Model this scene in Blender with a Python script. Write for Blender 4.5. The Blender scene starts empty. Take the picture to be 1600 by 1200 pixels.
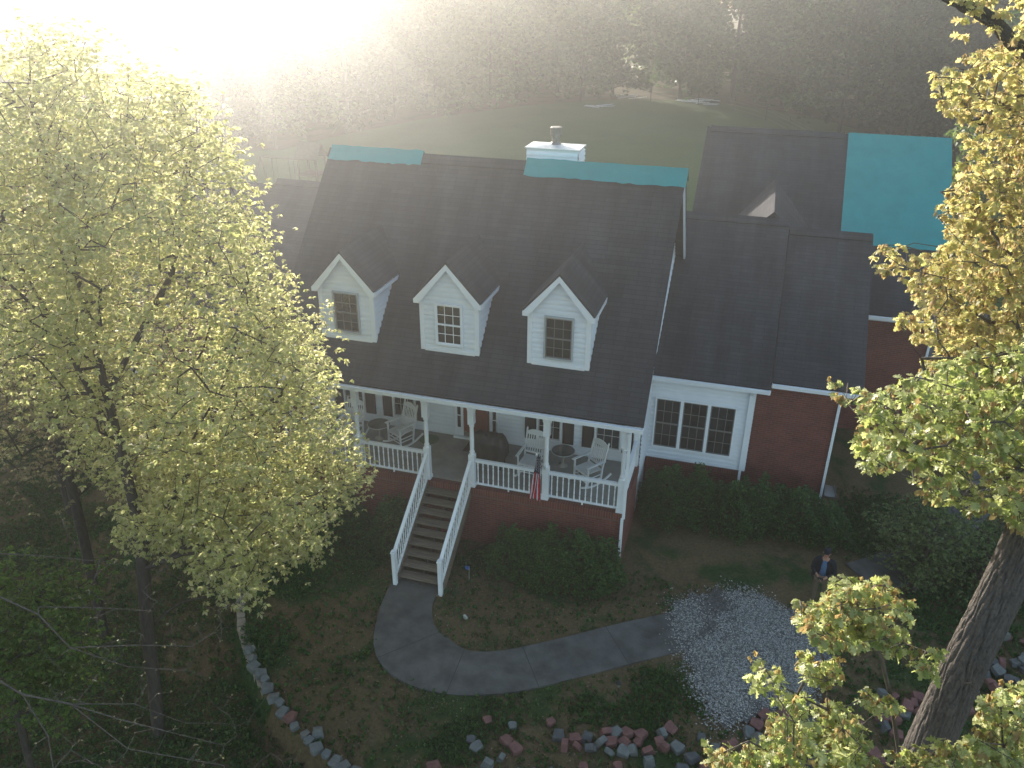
import bpy, math, random
import numpy as np
from mathutils import Vector, Matrix, Euler
random.seed(7); RNG = np.random.default_rng(7)
S = bpy.context.scene
COL = S.collection
R = math.radians
# ------------------------------------------------------------------ camera
F, PITCH, YAW, ROLL = 1278.27, .467, .289, .007
CAM = Vector((2.327, -17.932, 12.747))
_d = Vector((-math.sin(YAW)*math.cos(PITCH), math.cos(YAW)*math.cos(PITCH), -math.sin(PITCH)))
_r = Vector((math.cos(YAW), math.sin(YAW), 0)); _u = _r.cross(_d)
_r, _u = _r*math.cos(ROLL)+_u*math.sin(ROLL), _u*math.cos(ROLL)-_r*math.sin(ROLL)
cam_d = bpy.data.cameras.new('camera'); cam = bpy.data.objects.new('camera', cam_d); COL.objects.link(cam)
cam_d.sensor_width = 36; cam_d.lens = F/1600*36; cam_d.clip_end = 3000; cam_d.clip_start = .05
m = Matrix((_r, _u, -_d)).transposed().to_4x4(); m.translation = CAM
cam.matrix_world = m
S.camera = cam
def ray(a, b): return _d+_r*((a-800)/F)+_u*((600-b)/F)
def on_z(a, b, z=-1.8): v = ray(a, b); return CAM+v*((z-CAM.z)/v.z)
def on_y(a, b, y): v = ray(a, b); return CAM+v*((y-CAM.y)/v.y)
def at_d(a, b, d): return CAM+ray(a, b)*d
# ------------------------------------------------------------------ light
SUN_EL, SUN_AZ = R(12.0), R(37)          # azimuth measured from +Y towards -X
sdir = Vector((-math.sin(SUN_AZ)*math.cos(SUN_EL), math.cos(SUN_AZ)*math.cos(SUN_EL), math.sin(SUN_EL)))
W = bpy.data.worlds.new('World'); S.world = W; W.use_nodes = True
nt = W.node_tree; sky = nt.nodes.new('ShaderNodeTexSky'); sky.sky_type = 'NISHITA'; sky.sun_disc = False
sky.sun_elevation = SUN_EL; sky.sun_rotation = -SUN_AZ; sky.dust_density = 1.5; sky.air_density = 1.2
bg = nt.nodes['Background']; nt.links.new(sky.outputs[0], bg.inputs[0]); bg.inputs[1].default_value = .15
sl = bpy.data.lights.new('sun', 'SUN'); sl.energy = 4.5; sl.angle = R(.5); sl.color = (1, .94, .84)
so = bpy.data.objects.new('sun', sl); COL.objects.link(so); so.rotation_euler = sdir.to_track_quat('Z', 'Y').to_euler()
S.view_settings.view_transform = 'Standard'; S.view_settings.look = 'None'; S.view_settings.gamma = 1
S.view_settings.exposure = 1.47
S.render.engine = 'CYCLES'
cy = S.cycles
cy.max_bounces = 5; cy.diffuse_bounces = 2; cy.glossy_bounces = 2; cy.transmission_bounces = 3
cy.volume_bounces = 0; cy.transparent_max_bounces = 6; cy.use_denoising = True
cy.use_adaptive_sampling = True; cy.adaptive_threshold = .02
cy.caustics_reflective = False; cy.caustics_refractive = False
# ------------------------------------------------------------------ materials
def newmat(name):
    m = bpy.data.materials.new(name); m.use_nodes = True; t = m.node_tree
    return m, t, t.nodes['Principled BSDF']
def N(t, kind, **kw):
    n = t.nodes.new(kind)
    for k, v in kw.items():
        if k.startswith('i_'): n.inputs[k[2:].replace('_', ' ')].default_value = v
        else: setattr(n, k, v)
    return n
def ramp(t, src, stops):
    r = t.nodes.new('ShaderNodeValToRGB'); e = r.color_ramp.elements
    while len(e) < len(stops): e.new(.5)
    for k, (p, c) in enumerate(stops): e[k].position = p; e[k].color = (*c, 1) if len(c) == 3 else c
    t.links.new(src, r.inputs[0]); return r
def plain(name, c, rough=.6, var=.12, scale=6., bump=.1, spec=.4, metal=0, stretch=(1, 1, 1)):
    m, t, b = newmat(name)
    tc = N(t, 'ShaderNodeTexCoord'); mp = N(t, 'ShaderNodeMapping'); mp.inputs['Scale'].default_value = stretch
    t.links.new(tc.outputs['Object'], mp.inputs[0])
    n = N(t, 'ShaderNodeTexNoise', i_Scale=scale, i_Detail=6, i_Roughness=.65); t.links.new(mp.outputs[0], n.inputs[0])
    lo = tuple(x*(1-var) for x in c); hi = tuple(min(1, x*(1+var)) for x in c)
    r = ramp(t, n.outputs[0], [(.3, lo), (.7, hi)]); t.links.new(r.outputs[0], b.inputs['Base Color'])
    b.inputs['Roughness'].default_value = rough; b.inputs['Metallic'].default_value = metal
    b.inputs['Specular IOR Level'].default_value = spec
    if bump:
        bp = N(t, 'ShaderNodeBump', i_Strength=bump, i_Distance=.02); t.links.new(n.outputs[0], bp.inputs['Height']); t.links.new(bp.outputs[0], b.inputs['Normal'])
    return m
def brickmat(name, c1, c2, mort, bw, bh, ms=.01, offset=.5, bump=.5, bdist=.01, rough=.85, stain=None, noise=.35, smooth=.1):
    m, t, b = newmat(name)
    uv = N(t, 'ShaderNodeUVMap')
    br = N(t, 'ShaderNodeTexBrick', offset=offset, i_Scale=1., i_Mortar_Size=ms, i_Mortar_Smooth=smooth, i_Bias=0., i_Brick_Width=bw, i_Row_Height=bh)
    t.links.new(uv.outputs[0], br.inputs[0])
    br.inputs['Color1'].default_value = (*c1, 1); br.inputs['Color2'].default_value = (*c2, 1); br.inputs['Mortar'].default_value = (*mort, 1)
    n = N(t, 'ShaderNodeTexNoise', i_Scale=1.3, i_Detail=8, i_Roughness=.7)
    mp = N(t, 'ShaderNodeMapping'); mp.inputs['Scale'].default_value = stain or (1, 1, 1); t.links.new(uv.outputs[0], mp.inputs[0]); t.links.new(mp.outputs[0], n.inputs[0])
    r = ramp(t, n.outputs[0], [(.25, (1-noise,)*3), (.75, (1+noise,)*3)])
    mx = N(t, 'ShaderNodeMix', data_type='RGBA', blend_type='MULTIPLY'); mx.inputs[0].default_value = 1
    t.links.new(br.outputs[0], mx.inputs[6]); t.links.new(r.outputs[0], mx.inputs[7]); t.links.new(mx.outputs[2], b.inputs['Base Color'])
    n2 = N(t, 'ShaderNodeTexNoise', i_Scale=60., i_Detail=3); t.links.new(uv.outputs[0], n2.inputs[0])
    ad = N(t, 'ShaderNodeMath', operation='MULTIPLY_ADD'); ad.inputs[1].default_value = -1; t.links.new(br.outputs[1], ad.inputs[0]); t.links.new(n2.outputs[0], ad.inputs[2])
    bp = N(t, 'ShaderNodeBump', i_Strength=bump, i_Distance=bdist); t.links.new(ad.outputs[0], bp.inputs['Height']); t.links.new(bp.outputs[0], b.inputs['Normal'])
    b.inputs['Roughness'].default_value = rough; b.inputs['Specular IOR Level'].default_value = .25
    return m
def leafmat(name, cols, trans=.5, rough=.5, objvar=0):
    m, t, b = newmat(name); out = t.nodes['Material Output']
    g = N(t, 'ShaderNodeNewGeometry'); st = [(i/(len(cols)-1), c) for i, c in enumerate(cols)]
    r = ramp(t, g.outputs['Random Per Island'], st)
    if objvar:
        oi = N(t, 'ShaderNodeObjectInfo'); mr = N(t, 'ShaderNodeMapRange'); mr.inputs['To Min'].default_value = 1-objvar; mr.inputs['To Max'].default_value = 1+objvar; t.links.new(oi.outputs['Random'], mr.inputs[0])
        hv = N(t, 'ShaderNodeHueSaturation'); t.links.new(mr.outputs[0], hv.inputs['Value']); t.links.new(r.outputs[0], hv.inputs['Color']); r = hv
    t.links.new(r.outputs[0], b.inputs['Base Color']); b.inputs['Roughness'].default_value = rough; b.inputs['Specular IOR Level'].default_value = .35
    tr = N(t, 'ShaderNodeBsdfTranslucent'); hs = N(t, 'ShaderNodeHueSaturation', i_Saturation=1.05, i_Value=1.7); t.links.new(r.outputs[0], hs.inputs['Color']); t.links.new(hs.outputs[0], tr.inputs[0])
    mx = N(t, 'ShaderNodeMixShader'); mx.inputs[0].default_value = trans
    t.links.new(b.outputs[0], mx.inputs[1]); t.links.new(tr.outputs[0], mx.inputs[2]); t.links.new(mx.outputs[0], out.inputs[0])
    return m
M = {}
M['shingle'] = brickmat('roof_shingle', (.055, .052, .057), (.043, .04, .046), (.024, .023, .027), .62, .13, .006, noise=.5, stain=(1.1, .2, 1), bump=.6, bdist=.008, rough=.95)
M['brick'] = brickmat('red_brick', (.2, .048, .034), (.14, .032, .024), (.15, .11, .095), .21, .07, .009, noise=.25)
M['rowlock'] = brickmat('rowlock_brick', (.2, .048, .034), (.14, .034, .025), (.15, .11, .095), .07, .22, .009, offset=0, noise=.2)
M['siding'] = plain('white_vinyl_siding', (.78, .81, .86), .5, .05, 1.2, .02)
M['trim'] = plain('white_trim_paint', (.84, .86, .9), .45, .04, 3, .03)
M['cap'] = plain('chimney_cap_metal', (.6, .6, .6), .45, .2, 5, .05)
M['steel'] = plain('weathered_steel', (.22, .2, .18), .5, .3, 12, .1, metal=.6)
M['floor'] = plain('porch_concrete', (.30, .28, .25), .85, .18, 2.2, .15)
M['wood'] = plain('weathered_wood', (.17, .135, .10), .9, .4, 5, .4, stretch=(.4, 6, 6))
M['riser'] = plain('dark_wood_and_gap_shade', (.09, .07, .055), .9, .3, 5, .3)  # dark wood, also the painted shade in the step gaps
M['door'] = plain('brown_red_door_paint', (.2, .05, .026), .45, .08, 3, .03)
M['shutter'] = plain('dark_brown_shutter', (.028, .016, .014), .55, .1, 3, .05)
M['tarp'] = plain('teal_tarp', (.008, .25, .25), .5, .1, 1.6, .5)
M['concrete'] = plain('walk_concrete', (.088, .085, .08), .9, .5, 1.8, .3)
M['joint'] = plain('dark_joint', (.04, .04, .04), .9)
M['soffit'] = plain('soffit_white', (.7, .71, .72), .6)
M['dark'] = plain('black_iron', (.02, .02, .02), .5)
M['cover'] = plain('black_vinyl_cover', (.028, .026, .026), .5, .25, 4, .6)
M['rug'] = plain('brown_mat', (.06, .032, .024), .95, .2, 30, .3)
M['greenmat'] = plain('green_mat', (.05, .13, .06), .95, .2, 30, .3)
M['chair'] = plain('white_chair_paint', (.72, .73, .74), .5, .04)
M['bark'] = plain('bark', (.06, .048, .038), .95, .5, 7, 1., stretch=(3, 3, .5))
M['barkp'] = plain('pale_bark', (.22, .18, .15), .95, .4, 7, .6, stretch=(2, 2, .6))
M['blue'] = plain('blue_plastic', (.05, .12, .35), .4)
M['stone'] = plain('pale_stone', (.5, .48, .45), .85, .15, 12, .3)
def glassmat(name, c, rough=.04, spec=.8):
    m, t, b = newmat(name); b.inputs['Base Color'].default_value = (*c, 1); b.inputs['Roughness'].default_value = rough; b.inputs['Specular IOR Level'].default_value = spec
    n = N(t, 'ShaderNodeTexNoise', i_Scale=1.5); tc = N(t, 'ShaderNodeTexCoord'); t.links.new(tc.outputs['Object'], n.inputs[0])
    bp = N(t, 'ShaderNodeBump', i_Strength=.08, i_Distance=.05); t.links.new(n.outputs[0], bp.inputs['Height']); t.links.new(bp.outputs[0], b.inputs['Normal'])
    r = ramp(t, n.outputs[0], [(.35, tuple(x*.6 for x in c)), (.7, tuple(x*1.5 for x in c))]); t.links.new(r.outputs[0], b.inputs['Base Color'])
    return m
M['glass'] = glassmat('dark_window_glass', (.03, .028, .028))
M['screen'] = glassmat('insect_screen', (.05, .052, .055), .5, .3)
# ------------------------------------------------------------------ mesh helpers
ORG = {}
class MB:
    def __init__(s): s.v = []; s.f = []; s.m = []; s.cur = 0
    def face(s, pts):
        i = len(s.v); s.v += [tuple(p) for p in pts]; s.f.append(tuple(range(i, i+len(pts)))); s.m.append(s.cur)
    def add(s, vs, fs):
        i = len(s.v); s.v += [tuple(p) for p in vs]
        for f in fs: s.f.append(tuple(i+k for k in f)); s.m.append(s.cur)
    def box(s, a, b, mat=None):
        x0, x1 = sorted((a[0], b[0])); y0, y1 = sorted((a[1], b[1])); z0, z1 = sorted((a[2], b[2]))
        vs = [Vector(p) for p in ((x0,y0,z0),(x1,y0,z0),(x1,y1,z0),(x0,y1,z0),(x0,y0,z1),(x1,y0,z1),(x1,y1,z1),(x0,y1,z1))]
        if mat is not None: vs = [mat @ v for v in vs]
        s.add(vs, [(3,2,1,0),(4,5,6,7),(0,1,5,4),(1,2,6,5),(2,3,7,6),(3,0,4,7)]); return s
    def bar(s, p, q, w, h=None, up=(0, 0, 1)):
        """box beam from p to q, w across, h along up"""
        p, q = Vector(p), Vector(q); h = h or w; z = (q-p).normalized(); x = Vector(up).cross(z)
        if x.length < 1e-4: x = Vector((1, 0, 0))
        x.normalize(); y = z.cross(x)
        vs = [e+x*(a*w/2)+y*(b*h/2) for e in (p, q) for a, b in ((-1,-1),(1,-1),(1,1),(-1,1))]
        s.add(vs, [(3,2,1,0),(4,5,6,7),(0,1,5,4),(1,2,6,5),(2,3,7,6),(3,0,4,7)]); return s
    def tube(s, pts, rs, n=8, caps=True):
        pts = [Vector(p) for p in pts]; rs = rs if hasattr(rs, '__len__') else [rs]*len(pts)
        ref = Vector((0, 0, 1)); vs = []; 
        for i, p in enumerate(pts):
            t = (pts[min(i+1, len(pts)-1)]-pts[max(i-1, 0)]).normalized()
            x = ref.cross(t)
            if x.length < .05: x = Vector((1, 0, 0)).cross(t)
            x.normalize(); y = t.cross(x)
            vs += [p+(x*math.cos(2*math.pi*k/n)+y*math.sin(2*math.pi*k/n))*rs[i] for k in range(n)]
        fs = [(i*n+k, i*n+(k+1) % n, (i+1)*n+(k+1) % n, (i+1)*n+k) for i in range(len(pts)-1) for k in range(n)]
        if caps: fs += [tuple(range(n-1, -1, -1)), tuple(range((len(pts)-1)*n, len(pts)*n))]
        s.add(vs, fs); return s
    def lathe(s, c, prof, n=16):
        c = Vector(c); return s.tube([c+Vector((0, 0, z)) for r, z in prof], [r for r, z in prof], n)
    def prism(s, poly, off):
        off = Vector(off); a = [Vector(p) for p in poly]; b = [p+off for p in a]; n = len(a)
        s.add(a+b, [tuple(range(n-1, -1, -1)), tuple(range(n, 2*n))]+[(k, (k+1) % n, n+(k+1) % n, n+k) for k in range(n)]); return s
    def build(s, name, mats, parent=None, world=True, smooth=False, bevel=0):
        me = bpy.data.meshes.new(name); o = bpy.data.objects.new(name, me); COL.objects.link(o)
        off = Vector((0, 0, 0))
        if parent is not None:
            o.parent = parent; off = ORG.get(parent.name, off) if world else Vector((0, 0, 0))
        ORG[o.name] = off
        V = np.array(s.v, dtype=np.float64)-np.array(off)
        me.from_pydata(V.tolist(), [], s.f)
        mats = mats if isinstance(mats, (list, tuple)) else [mats]
        for m_ in mats: me.materials.append(M[m_] if isinstance(m_, str) else m_)
        if len(mats) > 1: me.polygons.foreach_set('material_index', s.m)
        uvl = me.uv_layers.new(name='UVMap'); uv = uvl.data
        for p in me.polygons:
            nn = p.normal
            tx = Vector((-nn.y, nn.x, 0)) if abs(nn.z) < .98 else Vector((1, 0, 0))
            if tx.x < -1e-6 or (abs(tx.x) < 1e-6 and tx.y < 0): tx = -tx
            tx.normalize(); ty = nn.cross(tx)
            if ty.z < 0 or (abs(ty.z) < 1e-6 and ty.y < 0): ty = -ty
            for li in p.loop_indices:
                co = Vector(s.v[me.loops[li].vertex_index]); uv[li].uv = (co.dot(tx), co.dot(ty))
        if smooth: me.polygons.foreach_set('use_smooth', [True]*len(me.polygons))
        if bevel:
            b = o.modifiers.new('bevel', 'BEVEL'); b.width = bevel; b.segments = 2; b.limit_method = 'ANGLE'
        me.update(); return o
def thing(name, loc, label, cat, group=None, rz=0):
    o = bpy.data.objects.new(name, None); COL.objects.link(o); o.location = loc; o.rotation_euler = (0, 0, rz)
    ORG[o.name] = Vector(loc) if rz == 0 else Vector((0, 0, 0))
    return tag(o, label, cat, group)
def tag(o, label, cat, group=None):
    o['label'] = label; o['category'] = cat
    if group: o['group'] = group
    return o
def struct(o): o['kind'] = 'structure'; return o
def stuff(o, label, cat): o['kind'] = 'stuff'; o['label'] = label; o['category'] = cat; return o
def copy_tree(o, parent=None):
    c = o.copy(); COL.objects.link(c)
    if parent: c.parent = parent
    for ch in list(o.children): copy_tree(ch, c)
    return c
def npmesh(name, V, T, mat, parent=None, world=True, quads=False, midx=None, smooth=False):
    me = bpy.data.meshes.new(name); k = T.shape[1]
    off = np.array(ORG.get(parent.name, Vector((0, 0, 0))) if (parent is not None and world) else (0, 0, 0), dtype=np.float64)
    V = V-off; me.vertices.add(len(V)); me.vertices.foreach_set('co', V.astype(np.float32).ravel())
    me.loops.add(T.size); me.loops.foreach_set('vertex_index', T.astype(np.int32).ravel())
    me.polygons.add(len(T)); me.polygons.foreach_set('loop_start', np.arange(0, T.size, k, dtype=np.int32)); me.polygons.foreach_set('loop_total', np.full(len(T), k, dtype=np.int32))
    mats = mat if isinstance(mat, (list, tuple)) else [mat]
    for m_ in mats: me.materials.append(m_)
    if midx is not None: me.polygons.foreach_set('material_index', midx.astype(np.int32))
    if smooth: me.polygons.foreach_set('use_smooth', np.ones(len(T), dtype=bool))
    me.update(calc_edges=True); o = bpy.data.objects.new(name, me); COL.objects.link(o)
    if parent is not None: o.parent = parent
    ORG[o.name] = Vector(off); return o
# ------------------------------------------------------------------ foliage helpers
def leaf_tpl(kind):
    if kind == 'simple':
        return np.array([(0,0,0),(.45,.3,.05),(1,0,-.06),(.45,-.3,.05)]), np.array([(0,1,2),(0,2,3)])
    if kind == 'quad':
        return np.array([(0,-.2,0),(.1,.5,.1),(1,.35,-.1),(.9,-.45,.05)]), np.array([(0,1,2),(0,2,3)])
    side = [(.0,.02),(.22,.07),(.3,.34),(.42,.13),(.58,.42),(.68,.14),(.84,.22),(1,0)]
    out = [(x, y, y*.25-.12*x*x) for x, y in side]+[(x, -y, y*.25-.12*x*x) for x, y in side[-2::-1]]
    V = np.array([(.5, 0, .0)]+out); n = len(out)
    return V, np.array([(0, i+1, (i+1) % n+1) for i in range(n)])
def place_leaves(B, D, L, kind, rng, roll=.5):
    """B bases (n,3), D unit directions, L lengths -> vertices, triangles"""
    tv, tt = leaf_tpl(kind); n = len(B)
    up = np.tile([0., 0, 1], (n, 1))+rng.normal(0, roll, (n, 3))
    Wd = np.cross(up, D); Wd /= np.linalg.norm(Wd, axis=1, keepdims=True)+1e-9; H = np.cross(D, Wd)
    V = B[:, None]+L[:, None, None]*(tv[None, :, 0:1]*D[:, None]+tv[None, :, 1:2]*Wd[:, None]+tv[None, :, 2:3]*H[:, None])
    T = tt[None]+(np.arange(n)*len(tv))[:, None, None]
    return V.reshape(-1, 3), T.reshape(-1, 3)
def clusters(P, K, L, droop, rng, kind='simple', lv=.3, roll=.5):
    n = len(P)*K; B = np.repeat(P, K, 0); a = rng.uniform(0, 2*np.pi, n); dz = rng.uniform(droop[0], droop[1], n)
    D = np.stack([np.cos(a), np.sin(a), -dz], 1); D /= np.linalg.norm(D, axis=1, keepdims=True)
    Ls = L*rng.uniform(1-lv, 1+lv, n)
    return place_leaves(B+D*(Ls*.08)[:, None], D, Ls, kind, rng, roll)
def merge(parts):
    V = []; T = []; o = 0
    for v, t in parts: V.append(v); T.append(t+o); o += len(v)
    return np.concatenate(V), np.concatenate(T)
def skeleton(limbs, targets, rng, seg=.5, sag=.12, tip=.006, expo=.5, jit=.06):
    """limbs: list of polylines [(point, ...)] already there; targets (n,3). Returns nodes, parent, radius."""
    P = []; par = []
    for li, line in enumerate(limbs):
        prev = -1
        if li and P:
            d = np.linalg.norm(np.array(P)-np.array(line[0]), axis=1); prev = int(d.argmin())
        last = None
        for p in line:
            p = np.array(p, float)
            if last is not None:
                n = max(1, int(np.linalg.norm(p-last)/seg))
                for k in range(1, n+1): P.append(last+(p-last)*k/n); par.append(prev); prev = len(P)-1
            else: P.append(p); par.append(prev); prev = len(P)-1
            last = p
    P = list(P); root = np.array(P); order = np.argsort([np.linalg.norm(root-t, axis=1).min() for t in targets])
    buf = np.zeros((len(P)+len(targets)*30, 3)); buf[:len(P)] = P; cnt = len(P); tips = []
    for ti in order:
        t = targets[ti]; dv = t-buf[:cnt]; d = np.linalg.norm(dv, axis=1)+.5*np.maximum(0, -dv[:, 2])
        j = int(d.argmin()); a = buf[j].copy(); L = np.linalg.norm(t-a); n = int(min(25, max(1, round(L/seg))))
        pr = j; side = rng.normal(0, jit*L, 3)
        for k in range(1, n+1):
            s = k/n; q = a+(t-a)*s+side*math.sin(math.pi*s)+np.array([0, 0, sag*L*math.sin(math.pi*s)])
            if k < n: q = q+rng.normal(0, seg*.07, 3)
            buf[cnt] = q; par.append(pr); pr = cnt; cnt += 1
        tips.append(pr)
    P = buf[:cnt]; w = np.zeros(cnt); w[tips] = 1
    par = np.array(par)
    for i in range(cnt-1, -1, -1):
        if w[i] == 0: w[i] = .3
        if par[i] >= 0: w[par[i]] += w[i]
    return P, par, tip*np.power(w, expo), tips
def branch_mesh(P, par, rad, n=5, rmax=9, rmin=0, skip=0):
    idx = np.array([i for i in range(skip, len(P)) if par[i] >= 0 and rad[i] > rmin]); a = P[par[idx]]; b = P[idx]
    ra = np.minimum(np.minimum(rad[par[idx]], rad[idx]*1.5), rmax); rb = np.minimum(rad[idx], rmax)
    t = b-a; t /= np.linalg.norm(t, axis=1, keepdims=True)+1e-9; ref = np.where(np.abs(t[:, 2:3]) > .9, [[1., 0, 0]], [[0., 0, 1]])
    x = np.cross(ref, t); x /= np.linalg.norm(x, axis=1, keepdims=True)+1e-9; y = np.cross(t, x)
    an = np.arange(n)*2*np.pi/n; c, s = np.cos(an), np.sin(an)
    ring = x[:, None]*c[None, :, None]+y[:, None]*s[None, :, None]
    A = a[:, None]+ring*ra[:, None, None]; B = b[:, None]+ring*rb[:, None, None]
    V = np.concatenate([A, B], 1).reshape(-1, 3); k = np.arange(n); q = np.stack([k, (k+1) % n, n+(k+1) % n, n+k], 1)
    T = (q[None]+(np.arange(len(idx))*2*n)[:, None, None]).reshape(-1, 4)
    return V, T
def in_poly(px, py, poly):
    inside = np.zeros(len(px), bool); n = len(poly)
    for i in range(n):
        x1, y1 = poly[i]; x2, y2 = poly[(i+1) % n]
        c = ((y1 > py) != (y2 > py)) & (px < (x2-x1)*(py-y1)/((y2-y1) or 1e-9)+x1)
        inside ^= c
    return inside
def project(P):
    q = P-np.array(CAM); z = q@np.array(_d)
    return 800+F*(q@np.array(_r))/z, 600-F*(q@np.array(_u))/z, z
G0 = -1.8
WALLP = [(-12.5, 1.0), (-10.8, -1.6), (-9.6, -3.2), (-9.0, -4.3), (-8.45, -5.1), (-7.77, -5.79), (-6.46, -6.85), (-5.05, -7.65), (-4.0, -8.0), (-2.6, -8.25), (-.8, -8.4)]
def wall_dist(x, y):
    """signed distance to the retaining wall line: positive outside (low side)"""
    best = np.full(np.shape(x), 1e9); sg = np.ones(np.shape(x)); tt = np.zeros(np.shape(x)); acc = 0
    for (x1, y1), (x2, y2) in zip(WALLP, WALLP[1:]):
        dx, dy = x2-x1, y2-y1; L = math.hypot(dx, dy); t = np.clip(((x-x1)*dx+(y-y1)*dy)/L**2, 0, 1)
        d = np.hypot(x-x1-t*dx, y-y1-t*dy); c = dx*(y-y1)-dy*(x-x1); k = d < best
        best = np.where(k, d, best); sg = np.where(k, np.where(c < 0, 1, -1), sg); tt = np.where(k, acc+t*L, tt); acc += L
    return best*sg, tt/acc
def ground_h(x, y):
    x = np.asarray(x, float); y = np.asarray(y, float)
    d, t = wall_dist(x, y); dep = .85*np.clip((1.0-t)/.35, 0, 1)
    o = np.clip((d-.02)/.14, 0, 1)
    h = G0-dep*o-np.clip(d-1.0, 0, 5)*.16*(dep > 0)
    # bank below the rubble, towards the foot of the big oak
    b = np.clip((-7.2+np.clip(x-3, 0, 9)*.5-y), 0, 6); h = h-b*.28*np.clip((x+2)/3, 0, 1)
    near = (np.abs(x) < 40) & (np.abs(y) < 30)
    h = h+np.where(near, .02*np.sin(x*2.1+y)+.02*np.sin(y*2.7-x*1.3), 0)
    return h
# ------------------------------------------------------------------ ground, lawn, paths
def axis(lo, hi, f0, f1, step):
    a = list(np.arange(f0, f1+1e-6, step)); c = f0; s = step
    L = []
    while c > lo: s *= 1.35; c -= s; L.append(max(c, lo))
    c = f1; s = step; U = []
    while c < hi: s *= 1.35; c += s; U.append(min(c, hi))
    return np.array(L[::-1]+a+U)
gx = axis(-420, 420, -16, 15, .17); gy_ = axis(-420, 420, -14, 4, .17)
XX, YY = np.meshgrid(gx, gy_); ZZ = ground_h(XX, YY)
nx, ny = len(gx), len(gy_); V = np.stack([XX, YY, ZZ], -1).reshape(-1, 3)
i = np.arange(nx*ny).reshape(ny, nx); T = np.stack([i[:-1, :-1], i[:-1, 1:], i[1:, 1:], i[1:, :-1]], -1).reshape(-1, 4)
mt, t, b = newmat('yard_soil')
tc = N(t, 'ShaderNodeTexCoord')
n1 = N(t, 'ShaderNodeTexNoise', i_Scale=.55, i_Detail=7, i_Roughness=.62, i_Distortion=.4); t.links.new(tc.outputs['Object'], n1.inputs[0])
n2 = N(t, 'ShaderNodeTexNoise', i_Scale=14, i_Detail=8, i_Roughness=.8); t.links.new(tc.outputs['Object'], n2.inputs[0])
r1 = ramp(t, n2.outputs[0], [(.3, (.045, .033, .018)), (.5, (.12, .088, .046)), (.62, (.16, .115, .065)), (.78, (.28, .22, .14))])
r2 = ramp(t, n2.outputs[0], [(.3, (.012, .024, .008)), (.55, (.035, .07, .02)), (.75, (.09, .12, .04))])
rm = ramp(t, n1.outputs[0], [(.5, (0, 0, 0)), (.6, (1, 1, 1))])
mx = N(t, 'ShaderNodeMix', data_type='RGBA'); t.links.new(rm.outputs[0], mx.inputs[0]); t.links.new(r1.outputs[0], mx.inputs[6]); t.links.new(r2.outputs[0], mx.inputs[7])
t.links.new(mx.outputs[2], b.inputs['Base Color']); b.inputs['Roughness'].default_value = .95; b.inputs['Specular IOR Level'].default_value = .1
bp = N(t, 'ShaderNodeBump', i_Strength=.7, i_Distance=.04); t.links.new(n2.outputs[0], bp.inputs['Height']); t.links.new(bp.outputs[0], b.inputs['Normal'])
struct(npmesh('ground', V, T, mt, smooth=True))
# back lawn
mt, t, b = newmat('mown_grass')
tc = N(t, 'ShaderNodeTexCoord')
n1 = N(t, 'ShaderNodeTexNoise', i_Scale=.07, i_Detail=8, i_Roughness=.7); t.links.new(tc.outputs['Object'], n1.inputs[0])
n2 = N(t, 'ShaderNodeTexNoise', i_Scale=5, i_Detail=8, i_Roughness=.8); t.links.new(tc.outputs['Object'], n2.inputs[0])
ad = N(t, 'ShaderNodeMath', operation='MULTIPLY_ADD'); ad.inputs[1].default_value = .5; t.links.new(n1.outputs[0], ad.inputs[0])
m2 = N(t, 'ShaderNodeMath', operation='MULTIPLY'); m2.inputs[1].default_value = .5; t.links.new(n2.outputs[0], m2.inputs[0]); t.links.new(m2.outputs[0], ad.inputs[2])
r = ramp(t, ad.outputs[0], [(.35, (.05, .085, .03)), (.5, (.09, .14, .05)), (.65, (.16, .18, .075))])
t.links.new(r.outputs[0], b.inputs['Base Color']); b.inputs['Roughness'].default_value = .95; b.inputs['Specular IOR Level'].default_value = .1
bp = N(t, 'ShaderNodeBump', i_Strength=.8, i_Distance=.1); t.links.new(n2.outputs[0], bp.inputs['Height']); t.links.new(bp.outputs[0], b.inputs['Normal'])
LAWN = [(-62, 34), (-50, 42), (-39.2, 48.3), (-37.5, 57), (-34, 68), (-26, 82), (-15.2, 91.9), (-8, 93), (-1.5, 90.8), (5, 86), (10, 80), (15, 69), (20, 54), (24, 38), (25, 24)]
mb = MB(); mb.face([(x, y, G0+.045) for x, y in [(-62, 14)]+[(-24, 12), (12, 14), (25, 24)][:2]+[(8.9, 14.5)]+[(25, 24)]+LAWN[-2::-1]])
struct(mb.build('back_lawn', mt))
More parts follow.
